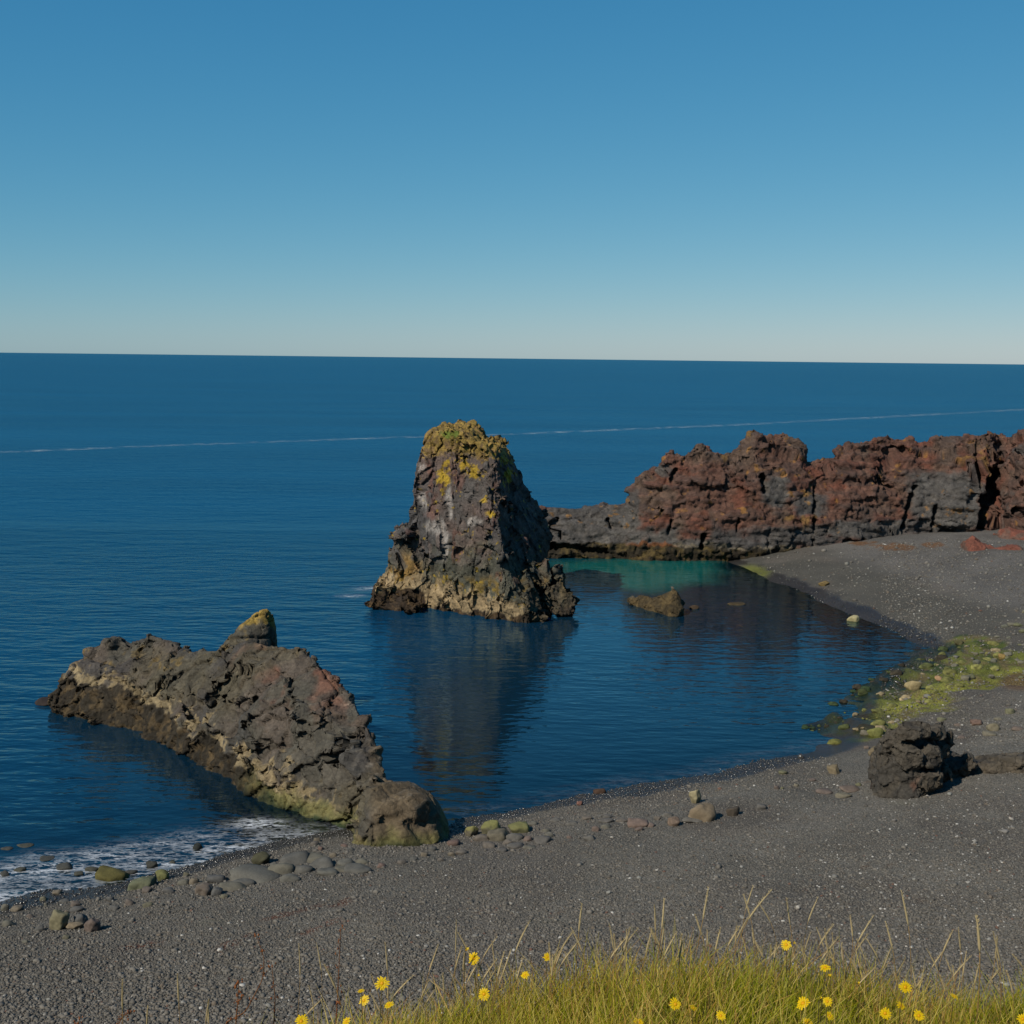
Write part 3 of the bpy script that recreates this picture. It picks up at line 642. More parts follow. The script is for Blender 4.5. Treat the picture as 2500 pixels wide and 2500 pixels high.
for (lx, ly, rx, ry) in [(1028, 1140, 14, 20), (1033, 1220, 10, 26), (1075, 1285, 16, 26), (1088, 1320, 10, 40), (1158, 1272, 22, 12), (1098, 1230, 14, 50), (1060, 1290, 20, 20)]:
    m = np.exp(-((px - lx) / rx) ** 2 - ((py - ly) / ry) ** 2); c = mixc(c, lin(168, 160, 152), sstep(.3, .85, m * 1.0 + .6 * streaky) * .6 * sstep(.05, .4, m))
n = fbm(V * np.array([1.2, 1.2, .4]), 4, 161); nn2 = fbm(V * 3.0, 3, 162); zz = V[:, 2] + .35 * n + .15 * nn2
top = np.interp(px, [900, 1035, 1045, 1250, 1300, 1420], [1.9, 1.8, 1.75, 1.15, .7, .6]); wt = np.interp(px, [900, 1035, 1042, 1150, 1250, 1300, 1420], [1.25, 1.15, .25, .25, .25, .45, .55])
c = mixc(c, lin(150, 130, 98) * (1 + .22 * nn2)[:, None], sstep(wt - .05, wt + .06, zz) * sstep(top + .15, top - .1, zz + .5 * nn2 + .3 * n3) * .92 * (1 - .85 * lowr))
w = sstep(wt + .03, wt - .06, zz); c = mixc(c, mixc(lin(48, 38, 30) * np.ones((len(V), 3)), lin(84, 66, 44), sstep(-.2, .5, nn2)), w * .95)
c = mixc(c, mixc(lin(62, 54, 44) * np.ones((len(V), 3)), lin(86, 76, 58), sstep(-.2, .5, nn2)), lowr * .8)
V = weed_rough(V, N, np.maximum(w, lowr * .6), 8)
st = link('sea_stack', new_mesh('sea_stack', V, Fc, c), M_ROCK)
tag(st, 'tall sea stack with yellow lichen on its crown standing in blue water', 'sea stack')

# --- lava ridge across the back of the bay
g = np.random.default_rng(9)
TOP = [(1290, 1250), (1315, 1236), (1340, 1240), (1400, 1243), (1440, 1237), (1450, 1232), (1490, 1232), (1519, 1237), (1525, 1215), (1530, 1190), (1545, 1166), (1565, 1148), (1590, 1143), (1600, 1140), (1605, 1118), (1620, 1104), (1632, 1100), (1640, 1113), (1650, 1108), (1660, 1119), (1671, 1110), (1680, 1085), (1700, 1078), (1720, 1095), (1735, 1103), (1770, 1106), (1785, 1103), (1790, 1075), (1808, 1060), (1812, 1046), (1828, 1040), (1842, 1060), (1870, 1062), (1885, 1055), (1898, 1053), (1910, 1065), (1935, 1070), (1949, 1090), (1954, 1128), (1975, 1125), (1989, 1118), (2002, 1125), (2021, 1120), (2026, 1092), (2060, 1085), (2100, 1073), (2150, 1063), (2175, 1069), (2205, 1065), (2215, 1076), (2240, 1083), (2249, 1078), (2256, 1067), (2290, 1071), (2300, 1063), (2340, 1060), (2360, 1066), (2385, 1053), (2420, 1060), (2440, 1062), (2470, 1045), (2490, 1043), (2500, 1046), (2560, 1030), (2700, 1040), (2900, 1030), (3200, 1080), (3500, 1160)]
FOOT = [(1290, 1362), (1500, 1364), (1600, 1369), (1700, 1370), (1760, 1370), (1800, 1364), (1900, 1350), (1985, 1334), (2060, 1325), (2150, 1310), (2250, 1303), (2380, 1299), (2420, 1292), (2500, 1306), (2700, 1300), (3200, 1310), (3500, 1330)]
pxs = np.unique(np.concatenate([[t[0] for t in TOP], np.arange(1300, 3500, 20)])).astype(float)
ft = np.interp(pxs, *np.array(FOOT, float).T); tp = np.interp(pxs, *np.array(TOP, float).T)
gh = ground_hit(pxs, ft); zf = np.where(pxs < 1775, 0, np.maximum(gh[:, 2], 0))
sb = np.interp(pxs, [1290, 1515, 1540, 1600, 2000, 2400, 3500], [2.2, 2.6, 2.6, 3.2, 3.8, 3.6, 4])
PR = columns(np.stack([pxs, ft, zf, tp, sb], 1), 700, a=1.7, b=1.0, back=(6.0, -1.5), nfront=16)
parts = [loft_solid(PR)]
def lump(n, rows, s0, s1, flat, lo=0, hi=None):
    return block_set(PR[lo:hi], n, g, s0, s1, rows, flat, 3, 12)
parts += lump(300, (14, 17), .12, .36, 1.2, 40, 520); parts += lump(60, (3, 14), .3, .9, .5, 0, 560); parts += lump(50, (2, 5), .4, 1.0, .5, 0, 560)
V, Fc = voxel(parts, .115); V = relax(V, Fc, 1); N = normals(V, Fc); px, py = project(V)
grey = np.zeros(len(V))
for (lx, ly, rx, ry, k) in [(2310, 1225, 95, 75, 1.2), (2170, 1290, 160, 30, 1.0), (1700, 1320, 260, 32, .9), (1420, 1300, 130, 70, 1.2), (1540, 1250, 20, 60, .8), (1890, 1200, 40, 40, 1.0), (1980, 1230, 50, 40, .8), (1900, 1310, 200, 30, .8), (2475, 1100, 60, 25, .6), (2470, 1230, 30, 50, .5), (1625, 1150, 25, 18, .6)]:
    grey = np.maximum(grey, k * np.exp(-((px - lx) / rx) ** 4 - ((py - ly) / ry) ** 4))
for (lx, ly, rx, ry, k) in [(2130, 1235, 85, 34, 1.0), (1690, 1303, 45, 14, .7), (2410, 1255, 20, 40, .8)]:
    grey -= k * np.exp(-((px - lx) / rx) ** 4 - ((py - ly) / ry) ** 4)
nA = fbm(V * .35, 4, 201); nB = fbm(V * np.array([.8, .8, 2.2]), 3, 202); nC = fbm(V * 2.2, 4, 203)
gm = sstep(.25, .75, grey + .30 * nA + .22 * nB + .10 * nC)
crest = sstep(8, 40, py - np.interp(px, pxs, tp))
V, e1, r1 = facetize(V, N, 3.0, 25, .5, (1.5, 1.2, .9), .25, .12, .2, mask=.1 + .9 * crest); N = normals(V, Fc)
V, e2, r2 = facetize(V, N, 1.1, 26, .6, (1.6, 1.1, .7), .13, .25, .2, mask=.3 + .7 * crest); N = normals(V, Fc)
V, e3, r3 = facetize(V, N, .45, 27, .5, (1.4, 1.1, .8), .05, .3, .2); N = normals(V, Fc)
rag = np.abs(fbm(V * 1.1, 4, 31)); 
lay = fbm(V * np.array([.35, .35, 2.6]) + np.stack([V[:, 2] * 0, V[:, 2] * 0, V[:, 0] * .25], 1), 3, 37)
d = -.22 * sstep(.04, 0, e1) * (r1 > .4) - .10 * sstep(.05, 0, e2) * (r2 > .4) + .22 * (rag - .3) * (1 - gm * .7) + .10 * fbm(V * 3, 3, 35) * (1 - gm * .5) + .16 * lay
V = V + N * d[:, None]
def carve(x0, y0, x1, y1, wd, depth):
    A = np.array([x0, y0]); e = np.array([x1 - x0, y1 - y0], float); w_ = np.stack([px, py], 1) - A
    t = np.clip((w_ @ e) / (e @ e), 0, 1); dd = np.hypot(*(w_ - t[:, None] * e).T) + 4 * nC
    V[:, 1] += depth * sstep(wd, wd * .45, dd) * (V[:, 1] < 100)
    return dd
for a_ in [(2425, 1165, 2400, 1285, 17, 2.6), (2440, 1150, 2425, 1220, 18, 2.2), (1862, 1165, 1866, 1200, 9, 1.4), (1720, 1310, 1715, 1335, 9, 1.2), (2235, 1190, 2205, 1290, 7, 1.1), (2282, 1240, 2278, 1298, 6, 1.0), (1648, 1150, 1640, 1170, 9, 1.0), (1640, 1270, 1634, 1300, 4, .7),
           (1988, 1190, 1986, 1330, 4, .8), (2490, 1250, 2520, 1270, 16, 2.2), (1345, 1335, 1480, 1348, 10, .8), (2210, 1105, 2190, 1100, 10, .8), (1800, 1270, 1796, 1300, 4, .7), (1365, 1270, 1370, 1320, 5, .8), (1485, 1275, 1495, 1290, 6, .8), (2330, 1300, 2300, 1300, 6, .6), (2150, 1318, 2060, 1322, 5, .6), (2385, 1080, 2388, 1180, 6, 1.0)]: carve(*a_)
N = normals(V, Fc)
c = mixc(lin(98, 70, 58) * np.ones((len(V), 3)), lin(94, 76, 64), sstep(-.3, .5, nA)); c = mixc(c, lin(106, 62, 47), sstep(.1, .7, fbm(V * .7, 3, 205) + .3 * lay) * .7); c = mixc(c, lin(78, 64, 58), (r2 > .7) * .55); c = mixc(c, lin(70, 62, 58), sstep(.2, .6, lay) * .4)
gcol = mixc(lin(84, 81, 77) * np.ones((len(V), 3)), lin(70, 68, 66), (r1 > .5) * .7); gcol = mixc(gcol, lin(104, 100, 94), sstep(.2, .7, nC) * .4)
c = mixc(c, gcol, gm * .92)
c = mixc(c, lin(158, 112, 48), sstep(.68, .9, fbm(V * 1.6, 3, 209) + .2 * nC) * .55 * (py < 1300))
for (lx, ly, rx, ry) in [(2405, 1130, 16, 55), (1975, 1275, 22, 20), (1925, 1265, 14, 8), (1970, 1208, 20, 8), (1830, 1050, 8, 16), (2360, 1125, 20, 16), (1770, 1115, 10, 10)]:
    m = np.exp(-((px - lx) / rx) ** 2 - ((py - ly) / ry) ** 2); c = mixc(c, lin(128, 98, 54), sstep(.5, .95, m + .5 * nC) * .75)
inw = sstep(1830, 1760, px)
zz = V[:, 2] + .3 * fbm(V * np.array([.8, .8, .5]), 3, 210) + .1 * nC; bt = np.interp(px, [1300, 1500, 1800, 2000, 2100], [1.1, 1.2, .95, .75, -1])
c = mixc(c, lin(120, 108, 86), sstep(bt - .02, bt + .03, zz) * sstep(bt + .22, bt + .1, zz) * .7 * (px > 1640) * (px < 2000))
w = sstep(bt + .04, bt - .08, zz); c = mixc(c, mixc(lin(42, 36, 24) * np.ones((len(V), 3)), lin(84, 70, 38), sstep(-.1, .6, nC)), w * .95)
m = sstep(bt - .25, bt, zz) * sstep(bt + .2, bt, zz) * np.exp(-((px - 1590) / 60) ** 2); c = mixc(c, lin(118, 72, 40), sstep(.2, .6, m) * .8)
V = weed_rough(V, N, w * 2, 9)
rd = link('lava_ridge', new_mesh('lava_ridge', V, Fc, c), M_LAVA)
tag(rd, 'long rust-red and grey lava ridge with a jagged crest closing the bay', 'lava ridge')

# --- generic small crag from columns
def crag(name, tab, ncol, vox, colf, back, label, cat, nblk, seed, mat=None, amp=1.0, a=1.4, blk=(.15, .4), fsc=1.0, extra=()):
    g = np.random.default_rng(seed); tab = np.array(tab, float)
    P = columns(tab, ncol, a=a, b=1.0, back=back); parts = [loft_solid(P)] + block_set(P, nblk, g, blk[0], blk[1], (3, 17))
    for (ex, ey, ew, eh) in extra:
        B_, F_ = poly_rock(3, 20, 7, g); ed_ = np.interp(ex, tab[:, 0], P[np.searchsorted(np.linspace(tab[0, 0], tab[-1, 0], ncol), tab[:, 0]).clip(0, ncol - 1), 1, 1]); p = at_d(float(ex), float(ey), ed_ + .35)
        parts.append(((B_ * np.array([ew, (ew + eh) / 2, eh]) * .56 / FOC * ed_) @ rotm(g, .25).T + p, F_))
    V, Fc = voxel(parts, vox); V = relax(V, Fc, 1); N = normals(V, Fc)
    V, e1, r1 = facetize(V, N, .7 * fsc, seed + 1, .6, (1, 1, 1.1), .08 * amp * fsc, .25); N = normals(V, Fc)
    V, e2, r2 = facetize(V, N, .3 * fsc, seed + 2, .6, (1, 1, 1), .035 * amp * fsc, .3); N = normals(V, Fc)
    V = V + N * (amp * (-.07 * sstep(.06, 0, e1) * (r1 > .35) - .03 * sstep(.08, 0, e2) + .04 * fbm(V * 2, 3, seed) + .025 * fbm(V * 7, 3, seed + 4)))[:, None]
    N = normals(V, Fc); px, py = project(V)
    o = link(name, new_mesh(name, V, Fc, colf(V, N, px, py, r1, r2)), mat or M_ROCK); return tag(o, label, cat)
def dark(V, N, px, py, r1, r2):
    c = mixc(lin(76, 70, 61) * np.ones((len(V), 3)), lin(84, 76, 64), sstep(-.3, .5, fbm(V * .8, 3, 3))); c = mixc(c, lin(60, 58, 55), (r1 > .7) * .5)
    return mixc(c, lin(106, 74, 58), sstep(.4, .8, fbm(V * 1.2, 3, 6)) * sstep(1880, 1930, py) * .8)
def gz(t): # fill foot heights from the beach
    h = ground_hit([r[0] for r in t], [r[1] for r in t]); return [(r[0], r[1], max(h[k, 2], 0) - .03, r[3], r[4]) for k, r in enumerate(t)]
crag('beach_crag', gz([(2146, 1935, 0, 1860, .4), (2156, 1945, 0, 1828, .6), (2176, 1948, 0, 1792, .8), (2205, 1950, 0, 1772, 1.0), (2245, 1952, 0, 1766, 1.1), (2280, 1944, 0, 1770, 1.1), (2305, 1925, 0, 1782, .9), (2318, 1912, 0, 1806, .8), (2326, 1905, 0, 1830, .7), (2350, 1902, 0, 1835, .8), (2385, 1895, 0, 1852, .8), (2440, 1888, 0, 1852, .8), (2500, 1890, 0, 1842, .9), (2560, 1892, 0, 1835, .9), (2700, 1892, 0, 1848, .8), (2820, 1886, 0, 1856, .8), (2940, 1884, 0, 1872, .6)]), 90, .045, dark, (1.6, -.2),
     'dark brown craggy rock with a low tail rising from the grey gravel beach', 'rock', 14, 31, amp=1.0, a=1.2, blk=(.15, .3), fsc=.85, extra=[(2170, 1822, 46, 56), (2186, 1796, 44, 44), (2212, 1784, 56, 40), (2248, 1782, 60, 40), (2284, 1786, 56, 40), (2306, 1806, 30, 44), (2158, 1845, 34, 50), (2300, 1832, 50, 40), (2170, 1870, 56, 80), (2215, 1850, 70, 70), (2262, 1846, 66, 54), (2170, 1915, 60, 60), (2222, 1905, 60, 60), (2262, 1900, 70, 60), (2300, 1885, 60, 50), (2335, 1868, 60, 50), (2365, 1868, 50, 40), (2410, 1872, 60, 34), (2450, 1868, 60, 40), (2490, 1862, 60, 44), (2540, 1862, 70, 44)])
def weedy(V, N, px, py, r1, r2):
    n = fbm(V * 2.5, 3, 7); c = mixc(lin(66, 56, 38) * np.ones((len(V), 3)), lin(86, 72, 46), sstep(-.2, .5, n)); return mixc(c, lin(96, 90, 78), sstep(.5, .8, fbm(V * 1.5, 2, 3)) * sstep(1465, 1450, py))
crag('tidal_rock', [(1530, 1470, 0, 1462, .3), (1545, 1478, 0, 1456, .5), (1580, 1490, 0, 1460, .7), (1605, 1496, 0, 1454, .8), (1630, 1504, 0, 1445, .9), (1648, 1507, 0, 1442, .9), (1660, 1506, 0, 1450, .8), (1666, 1500, 0, 1472, .4)], 40, .06, weedy, (1.2, -.8),
     'brown weed-covered rock standing in the shallow lagoon water', 'rock', 30, 41, blk=(.15, .4))
def redr(V, N, px, py, r1, r2):
    n = fbm(V * 1.5, 3, 7); return mixc(lin(118, 72, 58) * np.ones((len(V), 3)), lin(98, 76, 66), sstep(-.2, .5, n))
crag('red_crag', gz([(2336, 1338, 0, 1325, .3), (2345, 1346, 0, 1316, .6), (2365, 1348, 0, 1313, .8), (2382, 1346, 0, 1320, .7), (2395, 1343, 0, 1330, .5), (2430, 1344, 0, 1334, .5), (2460, 1346, 0, 1330, .5), (2490, 1344, 0, 1334, .4)]), 40, .08, redr, (1.5, 0.5),
     'low rust-red rock lying on the sand in front of the lava ridge', 'rock', 16, 51, blk=(.2, .5))
crag('red_boulder', gz([(2424, 1312, 0, 1300, .3), (2440, 1318, 0, 1285, .8), (2470, 1320, 0, 1290, 1.0), (2500, 1322, 0, 1296, 1.0), (2530, 1318, 0, 1300, .6)]), 30, .09, redr, (1.5, 0.5),
     'rounded red boulder against the foot of the lava ridge', 'boulder', 12, 52, blk=(.3, .6))

# ------------------------------------------------------------------ boulders, one object each
def boulder(px, py, w, h, col, label, name='boulder', cat='stone', group=None, seed=None, sharp=9, sink=.25, flat=None, sub=4, water=False, var=.12, tops=None):
    g = np.random.default_rng(seed if seed is not None else int(px * 7 + py))
    base = at_z(float(px), float(py) + h / 2, -.03) if water else ground_hit(px, py + h / 2)[0]
    dist = base[1]; W_ = w / FOC * dist * 1.03; H_ = h / FOC * dist * 1.12
    V, Fc = poly_rock(sub, sharp, 10, g)
    V = V @ rotm(g, .35).T
    ext = V.max(0) - V.min(0); V = V / ext
    V = V * np.array([W_, W_ * g.uniform(.65, .9), H_ / (1 - sink)])
    Q = V / max(W_, .2)
    V = V * (1 + .10 * fbm(Q * 3 + g.uniform(0, 99), 3, 3) + .04 * fbm(Q * 9 + 5, 3, 4))[:, None]
    V[:, 2] += H_ / (1 - sink) * (.5 - sink)
    n = fbm(Q * 4 + 9, 3, 5); cc = np.array(col) * (1 + var * 2 * n)[:, None]
    if tops is not None: cc = mixc(cc, np.array(tops) * np.ones((len(V), 3)), sstep(.35, .7, (V[:, 2] / H_) + .3 * n))
    o = link(name, new_mesh(name, V, Fc, cc), M_STONE, loc=(base[0], base[1] + W_ * .3, base[2]))
    return tag(o, label, cat, group)
OL, GR, TN, RD, DK, GN = lin(104, 100, 78), lin(84, 83, 80), lin(112, 100, 82), lin(112, 80, 68), lin(52, 52, 46), lin(122, 124, 62)
B = boulder
B(138, 2252, 52, 38, lin(112, 106, 82), 'large olive-grey boulder, biggest on the gravel beside the left shoreline', sharp=14)
B(194, 2248, 38, 26, GR, 'rounded dark grey boulder tucked behind the wedge-shaped brown stone')
B(180, 2264, 42, 14, TN, 'low tan stone lying between the olive boulder and the brown wedge')
B(222, 2262, 44, 30, lin(96, 84, 76), 'wedge-shaped brown stone casting a shadow on the gravel', sharp=16)
B(394, 2141, 32, 20, lin(98, 98, 60), 'green algae-coated rounded stone at the edge of the foam')
B(342, 2160, 64, 22, lin(92, 94, 72), 'flat grey-green slab half buried at the edge of the foam', sink=.4)
B(494, 2175, 44, 22, lin(100, 90, 80), 'brown rounded stone in gravel below the flat slabs, with a smaller one at its side')
B(527, 2178, 28, 17, GR, 'small grey stone touching the brown rounded stone by the slabs')
B(634, 2100, 46, 24, lin(66, 64, 46), 'dark mossy lump beside the smooth slabs near the surf', sharp=14)
B(1149, 2030, 34, 26, lin(98, 92, 76), 'dome stone with a yellow-green top next to the outcrop end', tops=lin(118, 114, 70))
B(1199, 2024, 56, 30, lin(98, 94, 72), 'largest green-topped dome stone by the outcrop end', tops=lin(116, 114, 68))
B(1216, 2042, 60, 22, lin(94, 88, 74), 'broad low grey stone in front of the green-topped dome', sink=.4)
B(1267, 2023, 54, 20, lin(98, 96, 66), 'flat green-topped stone right of the large dome stone', tops=lin(108, 106, 66), sink=.35)
B(1697, 1947, 32, 32, lin(142, 132, 102), 'pale triangular stone standing upright on dark gravel', sharp=18, sink=.15)
B(1720, 1990, 74, 36, lin(118, 104, 84), 'large smooth tan boulder half buried in the gravel', sink=.45, sharp=5)
B(1646, 2009, 30, 17, lin(108, 92, 78), 'small reddish-tan stone beside the large tan boulder')
B(1790, 1984, 34, 18, lin(72, 64, 54), 'dark brown stone right of the large tan boulder')
B(1557, 2014, 52, 14, lin(108, 92, 82), 'long flat pinkish stone left of the large tan boulder', sink=.4)
B(2041, 1816, 40, 14, lin(104, 102, 50), 'yellow-green stone at the water edge nearest the dark crag', water=True)
B(2143, 1788, 42, 18, lin(108, 108, 58), 'yellow-green flat slab just above the dark crag')
B(2134, 1836, 26, 17, lin(106, 94, 72), 'tan rounded stone beside the dark crag')
B(2037, 1880, 34, 18, lin(112, 100, 78), 'tan angular stone on the gravel left of the dark crag', sharp=14)
B(2087, 1512, 32, 13, lin(150, 140, 100), 'lone cream-topped rock standing in the water near the far beach', name='rock', cat='rock', water=True, tops=lin(160, 150, 112))
B(1696, 1484, 26, 9, lin(66, 52, 36), 'small brown rock breaking the surface beside the weedy lagoon rock', name='rock', cat='rock', water=True)
B(1800, 1477, 44, 5, lin(70, 58, 36), 'flat weed-covered rock barely breaking the lagoon surface', name='rock', cat='rock', water=True)
B(1466, 1936, 32, 14, lin(70, 52, 40), 'brown stone at the lapping water edge of the bay', water=True)
B(2014, 1426, 26, 9, lin(112, 94, 58), 'ochre stone alone on the smooth far sand', name='stone')
B(265, 2143, 90, 20, lin(84, 78, 40), 'broad brown-green rock awash in the left surf', name='rock', cat='rock', water=True, sink=.5)
B(370, 2114, 32, 15, DK, 'dark rounded rock standing in the foam', name='rock', cat='rock', water=True)
B(481, 2070, 24, 14, lin(40, 42, 38), 'small pointed dark rock in the water behind the foam', name='rock', cat='rock', water=True)
B(1105, 1745, 1, 1, DK, None) if False else None
B(108, 1718, 60, 12, lin(48, 38, 32), 'weed-dark rock tip at the seaward end of the foreground outcrop', name='rock', cat='rock', water=True)
B(1416, 1963, 16, 8, RD, 'little reddish stone on wet gravel at the bay edge')
B(2295, 1655, 22, 9, lin(150, 120, 88), 'pinkish stone beside the tide pool among green rocks')
B(2235, 1680, 44, 24, lin(140, 124, 88), 'pale cracked boulder in front of the tide pool', tops=lin(148, 132, 96))
B(2448, 1604, 18, 11, lin(130, 108, 62), 'bright ochre stone on the gravel above the green rocks')
B(2385, 1765, 34, 11, lin(104, 84, 72), 'long reddish slab on the gravel behind the dark crag', sink=.4)
B(2428, 1776, 36, 16, lin(112, 104, 84), 'olive rounded stone beside the reddish slab')
B(2345, 1567, 24, 12, lin(86, 82, 54), 'olive stone at the edge of the smooth far sand')
# groups whose members nothing tells apart
def many(pts, cols, label, group, name='stone', cat='stone', **kw):
    if name != 'pebble': cols = [np.array(c_) * .6 + lin(90, 87, 80) * .4 for c_ in cols]; pts = [(a_, b_, w_, h_ * (.8 if not kw.get('water') else 1)) for a_, b_, w_, h_ in pts]
    for k, (px, py, w, h) in enumerate(pts): boulder(px, py, w, h, cols[k % len(cols)], label, name, cat, group, sub=3, **kw)
many([(94, 2270, 26, 14), (159, 2289, 17, 12), (8, 2218, 24, 19), (37, 2220, 33, 14), (186, 2222, 34, 14), (182, 2208, 26, 14), (155, 2202, 25, 8), (104, 2195, 17, 11), (111, 2209, 13, 9), (160, 2227, 14, 9), (269, 2196, 21, 13), (313, 2205, 25, 15), (276, 2219, 28, 10), (360, 2211, 24, 12), (446, 2155, 29, 15), (471, 2154, 25, 14), (410, 2176, 30, 14), (356, 2176, 26, 12), (380, 2193, 15, 9), (453, 2137, 17, 12), (14, 2258, 34, 14), (137, 2181, 25, 8), (528, 2148, 50, 18), (70, 2238, 20, 9), (395, 2210, 14, 7), (545, 2190, 22, 9), (60, 2300, 16, 8), (240, 2555, 30, 16)],
     [GR, OL, lin(96, 93, 80), TN, lin(78, 78, 78), lin(96, 84, 76)], 'rounded grey or olive stone among the scattered stones along the left shore', 'scattered stones along the left shore', sink=.42)
many([(a_, b_, w_ * 1.1, h_ * .68) for a_, b_, w_, h_ in [(622, 2148, 132, 34), (685, 2128, 64, 34), (716, 2104, 64, 28), (705, 2146, 48, 22), (765, 2100, 64, 22), (785, 2114, 72, 24), (842, 2110, 40, 20), (881, 2106, 34, 16), (868, 2128, 64, 16), (668, 2112, 20, 16), (560, 2172, 70, 20), (740, 2126, 50, 20), (800, 2134, 50, 16), (830, 2125, 40, 14), (590, 2160, 60, 20)]],
     [lin(94, 92, 84), lin(98, 94, 80), lin(88, 86, 80)], 'smooth grey sea-worn slab bedded in gravel between surf and outcrop end', 'smooth slabs bedded in gravel by the outcrop', name='slab', cat='slab', sink=.55)
many([(654, 2088, 17, 12), (773, 2052, 19, 13), (765, 2061, 23, 11), (782, 2072, 15, 10), (853, 2075, 19, 9), (813, 2089, 20, 11), (981, 2106, 26, 10), (840, 2066, 22, 7), (1056, 2074, 21, 11), (1102, 2087, 22, 10), (1127, 2081, 32, 12), (1109, 2060, 34, 14), (1010, 2098, 20, 9), (1035, 2088, 18, 9), (1075, 2100, 18, 8), (930, 2116, 22, 9)],
     [GR, TN, lin(96, 88, 80), lin(110, 84, 74)], 'small rounded stone in the gravel around the outcrop end', 'small stones around the outcrop end', sink=.42)
many([(1255, 2046, 48, 18), (1239, 2057, 26, 10), (1325, 2053, 42, 14), (1289, 2049, 26, 12), (1332, 2029, 24, 10), (1357, 2004, 30, 8), (1433, 1998, 26, 8), (1485, 1995, 26, 7), (1457, 2025, 22, 12), (1481, 2018, 30, 11), (1440, 2049, 32, 11), (1193, 2065, 32, 13), (1261, 2067, 42, 10), (1391, 2045, 16, 6), (1292, 2071, 32, 6), (1633, 1990, 30, 9), (1605, 1999, 18, 10), (1857, 1971, 26, 14), (1560, 2026, 22, 9), (1300, 2012, 30, 9), (1400, 2012, 34, 8), (1520, 2005, 30, 7), (1480, 2006, 40, 9), (1590, 2016, 22, 9), (1340, 2040, 28, 10), (1700, 2006, 60, 10), (1175, 2048, 40, 16), (1225, 2078, 26, 8)],
     [lin(94, 90, 84), lin(104, 94, 84), lin(88, 84, 80), lin(110, 90, 80), lin(98, 94, 82)], 'low worn stone half buried in the gravel along the near bay shore', 'half buried stones along the near bay shore', sink=.42)
many([(1944, 1918, 14, 9), (1914, 1888, 27, 9), (1897, 1924, 15, 8), (2117, 1825, 14, 8), (2112, 1789, 25, 11), (1910, 1925, 9, 6), (2020, 1936, 44, 8), (2080, 1930, 50, 10), (2060, 1945, 40, 9), (2098, 1916, 16, 8), (1985, 1905, 18, 7), (2340, 1770, 16, 6), (2416, 1793, 34, 10), (2470, 1738, 24, 12), (2350, 1800, 20, 6), (2488, 1780, 30, 7), (2440, 1755, 20, 7), (2300, 1757, 22, 9)],
     [lin(116, 108, 88), lin(106, 104, 70), lin(98, 82, 74), lin(110, 92, 80)], 'small low stone on the gravel around the dark crag', 'small stones around the dark crag', sink=.4)
many([(151, 2120, 46, 12), (222, 2125, 36, 10), (319, 2132, 32, 9), (46, 2127, 32, 8), (10, 2136, 24, 11), (420, 2106, 16, 6), (15, 2075, 30, 6), (60, 2068, 40, 5), (110, 2100, 40, 4), (190, 2136, 26, 7)],
     [lin(44, 46, 42), lin(48, 50, 36)], 'dark wet rock just breaking the water off the left shore', 'dark wet rocks in the left surf', name='rock', cat='rock', water=True)
# green rocks of the weedy point
g = np.random.default_rng(77)
pts = []; tries = 0
while len(pts) < 120 and tries < 6000:
    tries += 1; px = g.uniform(1960, 2440); py = g.uniform(1570, 1805)
    mid = np.interp(px, [1950, 2050, 2150, 2250, 2350, 2440], [1765, 1752, 1712, 1668, 1625, 1600]); half = np.interp(px, [1950, 2050, 2150, 2300, 2440], [26, 48, 70, 62, 30])
    if abs(py - mid) > half or (2170 < px < 2300 and 1648 < py < 1680): continue
    s = g.uniform(.3, 1.0) ** 1.8 * 38
    if any(abs(px - q[0]) < (s + q[2]) * .38 and abs(py - q[1]) < (s + q[2]) * .17 for q in pts): continue
    pts.append((px, py, s, s * g.uniform(.2, .36)))
for (px, py, w, h) in pts:
    up = sstep(.0, 1.0, (px - 1960) / 400 + (py - np.interp(px, [1950, 2440], [1765, 1600])) / 130 + g.uniform(-.3, .3))
    k = g.uniform()
    col = lin(40, 56, 32) * (1 - up) + lin(108, 106, 58) * up if k < .68 else (lin(52, 46, 34) if up < .45 else lin(128, 114, 86))
    dk = up < .45
    boulder(px, py, w, h, col * g.uniform(.75, 1.2), 'dark green weed-covered rock on the seaward side of the green point' if dk else 'yellow-green algae-coated stone on the landward side of the green point', 'algae_rock', 'rock',
            'dark weedy rocks of the green point' if dk else 'algae-coated stones of the green point', sub=3, sharp=12, sink=.5, var=.4)
pts = [(g.uniform(2320, 2520), g.uniform(1480, 1660)) for _ in range(60)]
pts = [(a_, b_, g.uniform(9, 24) * (b_ / 1560), 0) for a_, b_ in pts if b_ > 1640 - (a_ - 2300) * .75]
many([(a_, b_, w, w * .45) for a_, b_, w, _ in pts], [lin(112, 108, 90), lin(100, 100, 84), lin(122, 116, 92), lin(104, 104, 66)], 'small greenish-grey stone strewn over the upper beach at the right edge', 'stones strewn over the upper beach', sink=.3)

